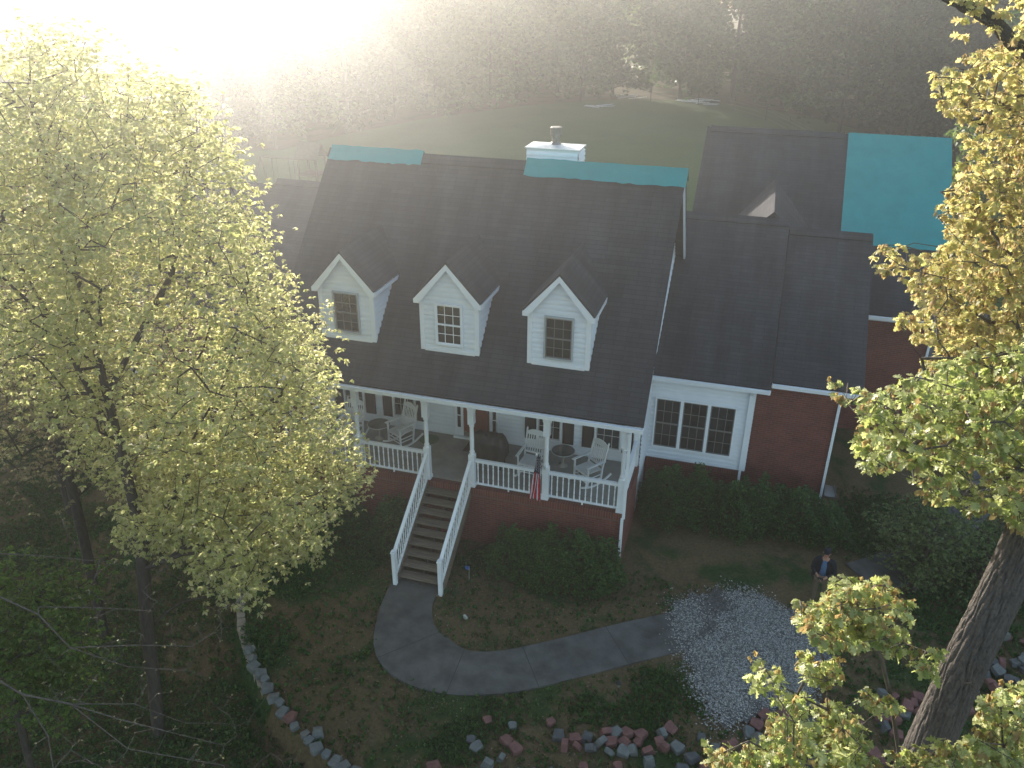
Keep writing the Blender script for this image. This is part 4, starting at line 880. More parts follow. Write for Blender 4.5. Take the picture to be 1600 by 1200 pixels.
# one continuous body: head, hands and fingers grow out of the same skeleton
J += [(0, -.03, 1.6), (0, -.05, 1.68), (0, -.03, 1.75)]; E_ += [(4, 19), (19, 20), (20, 21)]; RD += [.062, (.082, .095), (.06, .07)]
for s, w in ((1, 7), (-1, 10)):
    bx_, by_, bz_ = J[w]; k0 = len(J); J.append((bx_-s*.035, by_-.05, bz_)); E_.append((w, k0)); RD.append((.03, .018))
    for f_ in range(4):
        o_ = (f_-1.5)*.018; k1 = len(J); ln = (.035, .042, .04, .03)[f_]
        J.append((bx_-s*.055, by_-.075, bz_+o_)); J.append((bx_-s*(.06+ln*.4), by_-.075-ln, bz_+o_-.004)); J.append((bx_-s*(.08+ln*.5), by_-.07-ln, bz_+o_-.01)); E_ += [(k0, k1), (k1, k1+1), (k1+1, k1+2)]; RD += [.009, .0085, .007]
    k1 = len(J); J.append((bx_-s*.02, by_-.07, bz_+.035)); J.append((bx_-s*.05, by_-.1, bz_+.045)); E_ += [(k0, k1), (k1, k1+1)]; RD += [.01, .008]
body = skin_fig('body', J, E_, RD, 'skinm', pr, 0, 2)
skin_fig('trousers', [J[0], J[11], (.125, -.01, .5), (.13, .02, .09), J[15], (-.125, -.01, .5), (-.13, .02, .09)], [(0, 1), (1, 2), (2, 3), (0, 4), (4, 5), (5, 6)], [(.165, .125), .105, .082, .072, .105, .082, .072], 'khaki', body)
skin_fig('shirt', [(0, -.01, .93), (0, -.02, 1.12), (0, -.03, 1.32), (0, -.01, 1.45), (0, -.01, 1.5)], [(0, 1), (1, 2), (2, 3), (3, 4)], [(.14, .11), (.13, .1), (.14, .105), (.11, .085), (.065, .06)], 'shirt', body)
for s in (-1, 1):
    skin_fig('jacket', [(s*.13, .02, .78), (s*.135, .02, 1.0), (s*.13, .015, 1.25), (s*.085, .01, 1.46), (s*.19, .0, 1.43), (s*.265, -.03, 1.14), (s*.13, -.235, 1.09)], [(0, 1), (1, 2), (2, 3), (3, 4), (4, 5), (5, 6)], [(.1, .165), (.095, .16), (.1, .16), (.085, .13), .09, .07, .05], 'jacket', body, 1)
for s in (-1, 1):
    mb = MB(); mb.tube([(s*.13, .05, .05), (s*.13, -.02, .06), (s*.13, -.12, .045), (s*.13, -.19, .03)], [.04, .055, .048, .025], 10); mb.build('shoe', 'dark', body, False, smooth=True)
# face
mb = MB(); mb.prism([(-.014, -.14, 1.655), (.014, -.14, 1.655), (0, -.17, 1.66)], (0, 0, .012)); mb.prism([(-.008, -.135, 1.71), (.008, -.135, 1.71), (0, -.17, 1.665)], (0, .02, -.02)); mb.build('nose', 'skinm', body, False)
for s in (-1, 1):
    mb = MB(); mb.lathe((s*.032, -.135, 1.695), [(.004, -.008), (.01, 0), (.004, .008)], 8); mb.build('eye', 'dark', body, False)
    mb = MB(); mb.lathe((s*.082, -.04, 1.68), [(.006, -.03), (.014, 0), (.006, .03)], 8); mb.build('ear', 'skinm', body, False)
mb = MB(); mb.box((-.024, -.146, 1.63), (.024, -.135, 1.636)); mb.build('mouth', 'fred', body, False)
mb = MB(); n = 16; pts = []
mb.lathe((0, -.035, 0), [(.092, 1.71), (.1, 1.74), (.088, 1.79), (.05, 1.82), (.01, 1.83)], 18); mb.prism([(-.07, -.11, 1.735), (.07, -.11, 1.735), (.06, -.19, 1.725), (-.06, -.19, 1.725)], (0, 0, .008)); mb.build('cap', 'jacket', body, False, smooth=False)
mb = MB(); mb.lathe((0, -.015, 0), [(.07, 1.6), (.09, 1.65), (.09, 1.71)], 16); 
ct = thing('drone_controller', (fp.x, fp.y, G0), 'small dark remote controller held in both hands in front of the blue shirt', 'controller'); ct.rotation_euler = (0, 0, R(-14)); ORG[ct.name] = Vector((0, 0, 0))
mb = MB(); mb.box((-.07, -.39, 1.06), (.07, -.31, 1.09)); mb.build('controller_body', 'dark', ct, False, bevel=.01)
mb = MB(); mb.prism([(-.065, -.39, 1.1), (.065, -.39, 1.1), (.065, -.42, 1.16), (-.065, -.42, 1.16)], (0, .01, .004)); mb.build('screen', 'glass', ct, False)
for s in (-1, 1): mb = MB(); mb.tube([(s*.04, -.35, 1.09), (s*.04, -.35, 1.105)], .006, 6); mb.build('stick', 'steel', ct, False)
# ------------------------------------------------------------------ shrubs
LM = {}
M['barkd'] = plain('grey_brown_bark', (.11, .09, .075), .95, .4, 9, .8, stretch=(2, 2, .6))
M['barkf'] = plain('furrowed_bark', (.10, .085, .075), .97, .45, 16, 1., stretch=(2.5, 2.5, .35))
LM['shrub'] = leafmat('shrub_leaf', [(.02, .06, .012), (.04, .105, .02), (.08, .16, .035)], .3)
LM['shrub2'] = leafmat('pale_shrub_leaf', [(.07, .10, .035), (.12, .165, .055), (.19, .22, .08)], .4)
def shrub(name, lobes, lab, mat, n=1500, L=.07, K=5, grp=None, droop=(-.9, .5)):
    """lobes: list of (x,y,rx,ry,h)"""
    c = lobes[0]; t = thing(name, (c[0], c[1], G0), lab, 'shrub', grp); rg = np.random.default_rng(int(abs(c[0]*100))+7)
    P = []
    for x, y, rx, ry, h in lobes:
        m_ = int(n*rx*ry*2.2)+60; d = rg.normal(0, 1, (m_, 3)); d /= np.linalg.norm(d, axis=1, keepdims=True); d[:, 2] = np.abs(d[:, 2])
        lump = 1+.17*np.sin(d[:, 0]*6+x*3)*np.sin(d[:, 1]*5+y)+.10*np.sin(d[:, 2]*9+d[:, 0]*8)+rg.normal(0, .05, m_); r = rg.uniform(.72, 1.0, m_)**.5*lump
        P.append(np.stack([x+d[:, 0]*rx*r*1.08, y-.12+d[:, 1]*ry*r*1.15, G0+.08+d[:, 2]*h*r*1.2], 1))
    P = np.concatenate(P); V, T = clusters(P, K, L, droop, rg, 'simple'); npmesh('foliage', V, T, LM[mat], t)
    sk = []
    tg = P[rg.choice(len(P), min(90, len(P)), False)]*1.0; tg[:, 2] -= .1
    Pn, pa, ra, _ = skeleton([[(c[0], c[1], G0-.05), (c[0], c[1], G0+.15)]], tg, rg, .2, .05, .006)
    V, T = branch_mesh(Pn, pa, ra, 4); npmesh('stem', V, T, M['bark'], t); return t
def Q(a, b, z=G0): p = on_z(a, b, z); return p.x, p.y
shrub('shrub', [(-2.55, -.85, .75, .6, .95), (-1.75, -.9, .75, .65, 1.05)], 'dense dark green shrub against the brick porch, nearer the steps', 'shrub')
shrub('shrub', [(-.75, -.85, .8, .65, 1.15), (-.2, -.7, .5, .5, 1.0)], 'dense dark green shrub against the brick porch at its right corner', 'shrub')
shrub('shrub', [(-6.2, -.75, .62, .55, 1.05)], 'small dark green shrub against the porch just left of the steps', 'shrub')
shrub('shrub', [(-7.8, -.8, .9, .55, 1.0)], 'dark green shrub under the left part of the porch behind tree leaves', 'shrub')
shrub('shrub', [(1.0, 2.9, .75, .8, 1.15), (1.9, 3.0, .7, .7, 1.2)], 'rounded dark green shrub under the triple window', 'shrub')
shrub('shrub', [(3.0, 2.9, .7, .8, 1.1), (3.7, 3.1, .6, .7, 1.1)], 'dark green shrub between the two white downspouts of the wing', 'shrub')
shrub('shrub', [(4.75, 3.2, .85, .8, 1.05), (5.6, 3.1, .6, .6, .8)], 'dark green shrub at the right brick corner of the wing', 'shrub')
# ------------------------------------------------------------------ trees
def tree(name, loc, lab, cat, limbs, clumps, leaf, bark='bark', tips=3, per=8, K=6, L=.06, rc=.7, seed=1, poly=None, droop=(.1, 1.1), kind='simple', tip=.005, catkin=None, trunk=None, expo=.5, keepout=None, spread=.22, grp=None, sparse=None):
    rg = np.random.default_rng(seed); t = thing(name, loc, lab, cat, grp)
    C = np.array(clumps, float); T_ = np.repeat(C, tips, 0)+rg.normal(0, rc*.5, (len(C)*tips, 3))
    if poly is not None: a, b, z = project(T_); T_ = T_[in_poly(a, b, poly)]
    P, pa, ra, tp = skeleton(limbs, T_, rg, .45, .08, tip, expo=expo)
    if trunk: ra[:trunk[0]] = np.maximum(ra[:trunk[0]], trunk[1])
    BR = [branch_mesh(P, pa, ra, 6)]
    base = P[tp]; par1 = P[np.maximum(pa[tp], 0)]
    C2 = np.repeat(base, per, 0); s = rg.uniform(0, 1, (len(C2), 1)); C2 = C2*(1-s*.6)+np.repeat(par1, per, 0)*s*.6+rg.normal(0, spread, C2.shape)*[1, 1, .8]
    if keepout is not None: C2 = C2[~keepout(C2)]
    V, T = clusters(C2, K, L, droop, rg, kind); npmesh('foliage', V, T, leaf, t)
    # fine twigs from tip to each tuft
    if per <= 14:
        idx = np.repeat(np.arange(len(base)), per)
        k = rg.uniform(0, 1, len(C2)) < .5; A = C2[k]; d = np.array([((base-a_)**2).sum(1).argmin() for a_ in A]) if len(A) < 6000 else None
        if d is not None:
            Pn = np.concatenate([base[d], A]); pp = np.concatenate([np.full(len(A), -1), np.arange(len(A))]); BR.append(branch_mesh(Pn, pp, np.full(len(Pn), tip*.55), 3))
    V, T = merge(BR); npmesh('branch', V, T, M[bark], t, smooth=True)
    if catkin is not None and len(C2):
        A = C2[rg.uniform(0, 1, len(C2)) < catkin[1]]; V, T = clusters(A, 7, catkin[2], (1.6, 4.5), rg, 'simple', roll=2); V2 = V; npmesh('catkin', V2, T, catkin[0], t)
    return t
def ell(n, c, r, seed, poly=None, shell=.35, zmin=None):
    rg = np.random.default_rng(seed); out = []; tot = 0
    while tot < n:
        d = rg.normal(0, 1, (n*4, 3)); d /= np.linalg.norm(d, axis=1, keepdims=True); q = np.array(c)+d*np.array(r)*(rg.uniform(shell**3, 1, (n*4, 1))**(1/3))
        if zmin is not None: q = q[q[:, 2] > zmin]
        if poly is not None: a, b, z = project(q); q = q[in_poly(a, b, poly) & (z > 2)]
        out.append(q); tot += len(q)
        if len(out) > 60: break
    return np.concatenate(out)[:n]
LM['yellow'] = leafmat('spring_maple_leaf', [(.31, .33, .13), (.42, .43, .19), (.54, .51, .28), (.44, .40, .25)], .66)
LM['green'] = leafmat('fresh_green_leaf', [(.06, .11, .02), (.10, .17, .03), (.16, .21, .05)], .5)
LM['pinkish'] = leafmat('budding_leaf', [(.22, .19, .10), (.3, .27, .15), (.32, .25, .19)], .6)
LM['gold'] = leafmat('golden_oak_leaf', [(.36, .34, .13), (.45, .42, .18), (.48, .38, .2), (.34, .37, .13)], .6)
LM['oak'] = leafmat('young_oak_leaf', [(.20, .24, .07), (.32, .36, .12), (.48, .49, .26), (.26, .28, .09)], .55, .38)
LM['catkin'] = leafmat('catkin', [(.3, .23, .10), (.36, .28, .13), (.3, .2, .09)], .4)
LM['forest1'] = leafmat('woodland_leaf', [(.02, .05, .016), (.055, .115, .03), (.12, .2, .055)], .4, .5, .45)
LM['forest2'] = leafmat('woodland_yellow_leaf', [(.05, .08, .02), (.10, .15, .035), (.17, .21, .06)], .45, .5, .4)
LM['forest3'] = leafmat('evergreen_needles', [(.01, .022, .009), (.022, .042, .014), (.045, .07, .022)], .2)
# main left tree (young maple in front of the porch)
PA = [(-60, 60), (60, 20), (160, 60), (230, 85), (300, 130), (345, 190), (395, 270), (415, 330), (440, 395), (458, 440), (440, 480), (470, 500), (490, 475), (512, 485), (520, 560), (522, 620), (530, 660), (560, 690), (578, 725), (560, 790), (500, 830), (520, 860), (430, 890), (385, 950), (330, 940), (300, 870), (230, 850), (180, 840), (170, 780), (100, 700), (60, 640), (-60, 600)]
tb = np.array([-8.9, -7.0]); 
limbsA = [[(-9.1, -7.7, -3.2), (-8.95, -7.4, 0), (-8.8, -7.1, 2.5), (-9.0, -6.9, 5), (-9.1, -6.8, 8), (-9.3, -6.7, 11)],
 [(-8.85, -7.2, 2), (-7.6, -6.2, 4.2), (-6.8, -5.6, 6.5)], [(-8.9, -6.9, 4), (-10.4, -6.4, 6.6), (-11.6, -6.2, 9)], [(-9, -6.9, 5.5), (-8.2, -5.5, 7.5), (-7.9, -4.8, 9.5)], [(-8.8, -7.2, 1.6), (-7.4, -7.6, 2.6), (-6.2, -7.6, 3.0)], [(-9, -6.9, 6), (-9.8, -8.0, 8.5), (-10, -8.3, 10.5)]]
clA = np.concatenate([ell(190, (-8.2, -6.2, 6.0), (4.6, 3.8, 6.6), 3, PA), ell(60, (-6.9, -6.0, 3.0), (2.6, 2.6, 3.0), 5, PA, .1), ell(50, (-9.6, -6.2, 9.6), (3.4, 3, 3.4), 6, PA)])
tree('maple_tree', (-9.1, -7.7, -3.2), 'tall leafy yellow green tree in front of the left end of the porch', 'tree', limbsA, clA, LM['yellow'], seed=21, poly=PA, tips=10, per=10, K=6, L=.085, rc=.85, tip=.0038, trunk=(12, .1), expo=.46, spread=.22)
# further trees on the left
clB = np.concatenate([ell(110, (-13.2, -4.0, 5.2), (3.4, 3.0, 5.0), 8, [(-200, -300), (330, -300), (330, 820), (-200, 900)])])
tree('budding_tree', (-12.6, -5.4, -2.8), 'budding pinkish tree at the left edge behind the yellow green tree', 'tree', [[(-12.6, -5.4, -3.4), (-12.8, -5, 0), (-13.1, -4.6, 3.5), (-13.3, -4.3, 8)], [(-12.9, -4.9, 1.5), (-11.9, -4, 4.5)], [(-13, -4.7, 2.6), (-14.6, -3.8, 6)]], clB, LM['pinkish'], seed=31, tips=6, per=8, K=6, L=.09, rc=1.1, trunk=(10, .12), spread=.24)
clC = ell(100, (-17.5, -.5, 3.8), (4.4, 4.0, 4.2), 9)
tree('roadside_tree', (-17.5, -1.2, -2.6), 'broad pale green tree beyond the left wing of the house', 'tree', [[(-17.5, -1.2, -3), (-17.5, -1, 3), (-17.5, -.6, 5.5)]], clC, LM['yellow'], seed=41, tips=6, per=8, K=6, L=.12, rc=1.2, trunk=(10, .13), spread=.3)
clD = ell(110, (-26, 12, 4.2), (6, 5, 4.8), 10)
tree('distant_maple', (-26, 12, -1.9), 'hazy pale tree standing behind the parked vehicles', 'tree', [[(-26, 12, -2), (-26, 12, 3), (-26, 12, 6.5)]], clD, LM['yellow'], seed=51, tips=5, per=8, K=5, L=.2, rc=1.4, trunk=(10, .15), spread=.4)
# low green sapling leaves at the lower left
clE = ell(36, (-10.6, -9.2, .6), (1.8, 1.5, 2.2), 12, [(-80, 820), (140, 820), (150, 1000), (110, 1080), (-80, 1100)])
tree('young_sapling', (-10.8, -9.6, -3.4), 'small green leafed sapling at the lower left edge of the picture', 'tree', [[(-10.8, -9.6, -3.6), (-10.8, -9.4, -1.5), (-10.7, -9.3, 1)]], clE, LM['green'], seed=61, tips=8, per=12, K=6, L=.085, rc=.7, trunk=(4, .04), spread=.2) if len(clE) else None
# bare trees with trailing pale branches
def bare(lines, lab, seed, name='bare_tree'):
    P3 = [[at_d(a, b, d) for a, b, d in ln] for ln in lines]; rg = np.random.default_rng(seed); base = P3[0][0]
    t = thing(name, base, lab, 'tree'); tg = []
    for ln in P3:
        for a, b in zip(ln, ln[1:]):
            for k in range(7):
                q = a.lerp(b, rg.uniform()); tg.append(np.array(q)+np.array(b-a)/max((b-a).length, .1)*rg.uniform(.2, .8)+rg.normal(0, .3, 3))
    P, pa, ra, tp = skeleton([[tuple(p) for p in ln] for ln in P3], np.array(tg), rg, .16, .0, .0021, expo=.40, jit=.1)
    V, T = branch_mesh(P, pa, ra, 5); npmesh('branch', V, T, M['barkd'], t)
    k = rg.choice(len(tp), len(tp)//2, False); V, T = clusters(P[np.array(tp)[k]], 3, .03, (-.5, .8), rg, 'simple'); npmesh('bud', V, T, LM['pinkish'], t)
bare([[(-60, 905, 9.5), (60, 960, 9.7), (110, 1012, 9.9), (200, 1042, 10.4), (290, 1048, 10.9)], [(60, 948, 9.7), (160, 950, 10.2), (240, 955, 10.7)], [(110, 1012, 9.9), (215, 1008, 10.4), (300, 1010, 10.8), (335, 988, 11)], [(-60, 862, 9.7), (60, 868, 10), (130, 875, 10.5), (200, 880, 11)]], 'leafless tree with thin pale branches reaching in from the left edge', 71)
bare([[(-40, 1040, 8.6), (35, 1085, 8.8), (110, 1100, 9), (190, 1125, 9.3), (350, 1165, 9.8)], [(35, 1085, 8.8), (75, 1150, 8.9), (85, 1210, 8.9)], [(110, 1100, 9), (200, 1170, 9.2), (350, 1196, 9.5)], [(85, 1200, 8.9), (110, 1172, 9), (160, 1200, 9.1)], [(110, 1100, 9), (210, 1100, 9.4), (290, 1130, 9.7), (352, 1130, 10)]], 'leafless tree with drooping pale twigs at the bottom left corner', 72)
# ------------------------------------------------------------------ the big oak on the right
def D_(a, b, d): return tuple(at_d(a, b, d))
tr = [at_d(1330, 1420, 8.8), at_d(1420, 1230, 8.7), at_d(1505, 1040, 8.7), at_d(1560, 930, 8.75), at_d(1606, 830, 8.85), at_d(1650, 700, 9.0), at_d(1690, 520, 9.2), at_d(1720, 300, 9.5), at_d(1740, 100, 9.7)]
foot = tr[0]+(tr[0]-tr[1]).normalized()*1.0; foot.z = float(ground_h(tr[0].x, tr[0].y))-.4
tr = [Vector((tr[0].x-.15, tr[0].y-.05, foot.z))]+tr
limbsR = [[tuple(p) for p in tr],
 [tuple(tr[1]), D_(1405, 1180, 8.1), D_(1392, 1090, 7.8), D_(1375, 1020, 7.6), D_(1330, 985, 7.5)], [tuple(tr[0]), D_(1330, 1250, 7.6), D_(1310, 1190, 7.3), D_(1250, 1160, 7.2)],
 [tuple(tr[6]), D_(1600, 740, 8.6), D_(1500, 770, 8.3), D_(1420, 700, 8.2), D_(1360, 640, 8.3)], [tuple(tr[7]), D_(1600, 600, 8.8), D_(1520, 560, 8.9), D_(1440, 560, 9.2)],
 [tuple(tr[7]), D_(1600, 420, 9.5), D_(1520, 330, 10), D_(1470, 300, 10.4)], [tuple(tr[8]), D_(1640, 220, 9.6), D_(1560, 160, 10), D_(1500, 140, 10.4)],
 [tuple(tr[1]), D_(1500, 1300, 7.9), D_(1548, 1190, 7.7), D_(1562, 1120, 7.6)]]
def fill(poly, n, d0, d1, seed):
    rg = np.random.default_rng(seed); xs = [p[0] for p in poly]; ys = [p[1] for p in poly]; q = rg.uniform((min(xs), min(ys)), (max(xs), max(ys)), (n*6, 2)); q = q[in_poly(q[:, 0], q[:, 1], poly)][:n]
    return np.array([tuple(at_d(a, b, rg.uniform(d0, d1))) for a, b in q])
UP = [(1600, 40), (1545, 70), (1490, 95), (1455, 115), (1452, 140), (1475, 165), (1492, 200), (1515, 220), (1500, 265), (1462, 300), (1462, 335), (1480, 360), (1470, 390), (1440, 395), (1410, 380), (1385, 372), (1366, 402), (1385, 430), (1425, 445), (1425, 475), (1402, 500), (1402, 528), (1430, 525), (1455, 545), (1440, 580), (1520, 600), (1700, 620), (1760, -40), (1640, -60)]
LO = [(1700, 470), (1560, 540), (1480, 560), (1420, 585), (1370, 615), (1340, 600), (1300, 585), (1302, 615), (1350, 655), (1338, 690), (1350, 740), (1400, 735), (1440, 765), (1500, 800), (1570, 800), (1620, 850), (1700, 860)]
A1 = [(1246, 930), (1290, 938), (1312, 892), (1340, 910), (1395, 905), (1418, 950), (1420, 1010), (1400, 1040), (1380, 1010), (1330, 1010), (1270, 1010), (1250, 975)]
A2 = [(1243, 1020), (1300, 1020), (1310, 1070), (1260, 1060)]; A3 = [(1165, 1060), (1190, 1035), (1240, 1050), (1262, 1100), (1320, 1100), (1350, 1150), (1370, 1220), (1110, 1220), (1115, 1160), (1165, 1160), (1215, 1130)]
A4 = [(1620, 1050), (1575, 1070), (1530, 1100), (1520, 1150), (1545, 1220), (1640, 1220)]; A5 = [(1430, 1010), (1470, 1015), (1465, 1055), (1435, 1050)]; A6 = [(1500, 1050), (1525, 1050), (1520, 1075), (1500, 1070)]; A7 = [(1340, 1080), (1400, 1085), (1400, 1110), (1345, 1110)]; A8 = [(1390, 1180), (1480, 1150), (1600, 1165), (1600, 1230), (1390, 1230)]
LM['oakcat'] = LM['catkin']
oak = thing('big_oak', foot, 'big oak with a thick furrowed trunk and golden young leaves along the right edge', 'tree')
def oak_part(limbs, groups, leaf, kind, L, seed, K, cat_p, tip=.005, spread=.16):
    rg = np.random.default_rng(seed); Cs = np.concatenate([g_[0] for g_ in groups])
    P, pa, ra, tp = skeleton(limbs, Cs, rg, .3, .05, tip, expo=.46, jit=.08)
    return P, pa, ra, tp
grp_up = fill(UP, 360, 8.6, 11.5, 81); grp_lo = fill(LO, 210, 7.2, 9.6, 82)
lows = [fill(A1, 46, 6.9, 8.0, 83), fill(A2, 9, 7, 7.6, 84), fill(A3, 48, 6.6, 7.6, 85), fill(A4, 26, 6.8, 7.8, 86), fill(A5, 4, 7, 7.4, 87), fill(A6, 2, 7.6, 7.8, 88), fill(A7, 4, 7.0, 7.4, 89), fill(A8, 22, 6.6, 7.2, 90)]
allT = np.concatenate([grp_up, grp_lo]+lows); rg = np.random.default_rng(80)
P, pa, ra, tp = skeleton(limbsR, allT, rg, .3, .05, .0052, expo=.44, jit=.08)
nl = sum(1 for p in limbsR[0]); n0 = 0
LT = sum(max(1, int(np.linalg.norm(np.array(a)-np.array(b))/.3)) for a, b in zip(limbsR[0], limbsR[0][1:]))+1
ra2 = np.minimum(ra*.75, .05); CK = []; OB = [branch_mesh(P, pa, ra2, 7, skip=LT)]
def tuft(Cs, leaf, kind, L, K, per, sp, cat_p, rg, poly=None):
    C2 = np.repeat(Cs, per, 0)+rg.normal(0, sp, (len(Cs)*per, 3))
    if poly is not None: a, b, z = project(C2); C2 = C2[in_poly(a, b, poly)]
    a, b, z = project(C2); C2 = C2[~((a > 1248) & (a < 1304) & (b > 840) & (b < 928))]
    if len(C2) < 2: return
    V, T = clusters(C2, K, L, (.0, 1.3), rg, kind, .35); npmesh('foliage', V, T, leaf, oak)
    A = C2[rg.uniform(0, 1, len(C2)) < cat_p]
    if len(A): A = np.repeat(A, 4, 0)+rg.normal(0, .035, (len(A)*4, 3)); V, T = clusters(A, 3, L*.85, (1.5, 6), rg, 'simple', .4, 2.); CK.append((V, T))
    base = np.repeat(Cs, per, 0)[:len(C2)]
    d = np.array([((allT-a_)**2).sum(1).argmin() for a_ in C2], dtype=int); Pn = np.concatenate([allT[d], C2]); pp = np.concatenate([np.full(len(C2), -1), np.arange(len(C2))]); OB.append(branch_mesh(Pn, pp, np.full(len(Pn), .0028), 4))
tuft(grp_up, LM['gold'], 'lobed', .082, 9, 8, .2, .22, rg, UP)
tuft(grp_lo, LM['oak'], 'lobed', .084, 8, 7, .16, .24, rg, LO)
for g_, po in zip(lows, (A1, A2, A3, A4, A5, A6, A7, A8)): tuft(g_, LM['oak'], 'lobed', .08, 8, 6, .11, .34, rg, [((x-sum(p[0] for p in po)/len(po))*1.06+sum(p[0] for p in po)/len(po), (y-sum(p[1] for p in po)/len(po))*1.06+sum(p[1] for p in po)/len(po)) for x, y in po])
V, T = merge(CK); ck = npmesh('catkins', V, T, LM['catkin'], oak); ck['kind'] = 'stuff'
V, T = merge(OB); npmesh('limb', V, T, M['barkd'], oak, smooth=True)
# furrowed trunk
def furrowed(pts, r0, r1, parent, name='trunk', seed=5):
    pts = [Vector(p) for p in pts]; L = [0]
    for a, b in zip(pts, pts[1:]): L.append(L[-1]+(b-a).length)
    nA, nL = 190, 420; rg = np.random.default_rng(seed); V = []; ph = rg.uniform(0, 6.28, 12)
    for j in range(nL+1):
        s = L[-1]*j/nL; k = max(i for i in range(len(L)) if L[i] <= s+1e-9); k = min(k, len(pts)-2); u = (s-L[k])/(L[k+1]-L[k])
        p0, p1, p2, p3 = pts[max(k-1, 0)], pts[k], pts[k+1], pts[min(k+2, len(pts)-1)]
        c = .5*((2*p1)+(p2-p0)*u+(2*p0-5*p1+4*p2-p3)*u*u+(3*p1-p0-3*p2+p3)*u**3); tg = (pts[k+1]-pts[k]).normalized()
        x = Vector((1, 0, 0)).cross(tg).normalized(); y = tg.cross(x); r = r0+(r1-r0)*j/nL+.1*max(0, 1-s/1.2)
        for i in range(nA):
            a = 2*math.pi*i/nA; w = a*13+1.2*math.sin(s*2.3+ph[0]+2*math.sin(a*2))+.9*math.sin(s*6.1+ph[1]+a*3)+.6*math.sin(s*17+a*11)
            rid = abs(math.sin(w))**.6; cr = max(0, math.sin(s*11+a*7+ph[2]+2*math.sin(s*3+a*5)))**6
            V.append(c+(x*math.cos(a)+y*math.sin(a))*(r+.022*(rid-.6)-.018*cr+.012*math.sin(a*3+s)+rg.normal(0, .0022)))
    V = np.array([tuple(v) for v in V]); i = np.arange((nL+1)*nA).reshape(nL+1, nA); T = np.stack([i[:-1], np.roll(i[:-1], -1, 1), np.roll(i[1:], -1, 1), i[1:]], -1).reshape(-1, 4)
    return npmesh(name, V, T, M['barkf'], parent, smooth=True)
furrowed(tr, .235, .18, oak)
tl = [at_d(1740, 260, 9.6), at_d(1650, 130, 9.4), at_d(1590, 75, 9.3), at_d(1545, 30, 9.2), at_d(1500, 5, 9.1), at_d(1440, -30, 9)]
furrowed(tl, .1, .045, oak, 'upper_limb', 9)
grp_t = fill([(1440, -40), (1475, -5), (1500, 12), (1555, 5), (1640, 60), (1700, 20), (1700, -60)], 26, 8.8, 9.6, 95)
C2 = np.repeat(grp_t, 4, 0)+rg.normal(0, .12, (len(grp_t)*4, 3)); V, T = clusters(C2, 8, .095, (.0, 1.3), rg, 'lobed', .35); npmesh('foliage', V, T, LM['gold'], oak)
# hanging feeder in the oak
p = at_d(1533, 186, 9.4); t = thing('bird_feeder', p, 'small dark feeder hanging on a cord among the golden leaves at upper right', 'bird feeder')
mb = MB(); mb.tube([p+Vector((0, 0, .35)), p+Vector((0, 0, .03))], .004, 5); mb.build('cord', 'cap', t); mb = MB(); mb.lathe(p, [(.02, -.07), (.1, -.04), (.12, 0), (.09, .02), (.02, .05)], 18); mb.build('bowl', 'dark', t, smooth=True)
# understorey bush by the side path
clU = ell(40, (on_z(1430, 920)[0], on_z(1430, 920)[1]+.5, -.6), (1.1, 1.1, 1.2), 14, None, .2, -1.7)
bx_, by_ = on_z(1430, 940).x, on_z(1430, 940).y+.4
tree('small_tree', (bx_, by_, G0), 'small dim green tree leaning over the side path behind the oak leaves', 'tree', [[(bx_, by_, G0), (bx_, by_, -1), (bx_+.1, by_, .2)], [(bx_, by_, -1.2), (bx_-.6, by_+.1, -.3)]], clU, LM['shrub2'], seed=15, tips=5, per=12, K=6, L=.08, rc=.6, trunk=(3, .04), spread=.17)
clU = ell(50, (on_z(1530, 900)[0], on_z(1530, 900)[1], -.9), (1.5, 1.2, .9), 16, None, .1, -1.75); bx_, by_ = on_z(1530, 905).x, on_z(1530, 905).y
tree('low_thicket', (bx_, by_, G0), 'low dim green thicket right of the side path behind the big trunk', 'shrub', [[(bx_, by_, G0), (bx_, by_, -1)]], clU, LM['shrub2'], seed=17, tips=4, per=8, K=5, L=.07, rc=.7, trunk=(2, .03), spread=.2)
# ------------------------------------------------------------------ woods round the lawn
def forest_proto(seed, h, r, leaf, n, low=.22, L=.34, bark='bark', cone=False):
    rg = np.random.default_rng(seed); t = thing('woodland_tree', (0, 0, 0), 'x', 'tree'); C = []
    while len(C) < n:
        z = rg.uniform(low, 1); rr = r*((1-z)**.7*1.3 if cone else math.sqrt(max(0, 1-((z-.62)/.42)**2)) if z > .25 else .8); a = rg.uniform(0, 6.28); q = rr*math.sqrt(rg.uniform(.15, 1))
        C.append((q*math.cos(a), q*math.sin(a), z*h))
    C = np.array(C); tgt = C[:75]
    P, pa, ra, tp = skeleton([[(0, 0, -.3), (rg.normal(0, .15), rg.normal(0, .15), h*.5), (0, 0, h*.92)]], tgt, rg, 1.1, .05, .018, expo=.5)
    V, T = branch_mesh(P, pa, ra, 5); npmesh('trunk', V, T, M[bark], t, False)
    clump = C[rg.integers(0, 75, n)]; Cc = clump+rg.normal(0, .38, clump.shape); Cc[:n//8] = C[:n//8]
    V, T = clusters(Cc, 4, L, (-.6, 1.0), rg, 'quad', .4, 1.0); npmesh('crown', V, T, leaf, t, False)
    return t
KD = [('forest1', 'green woodland tree', 'green woodland trees'), ('forest2', 'yellowish woodland tree', 'yellowish woodland trees'), ('forest3', 'dark evergreen tree', 'dark evergreen woodland trees')]
protos_t = []
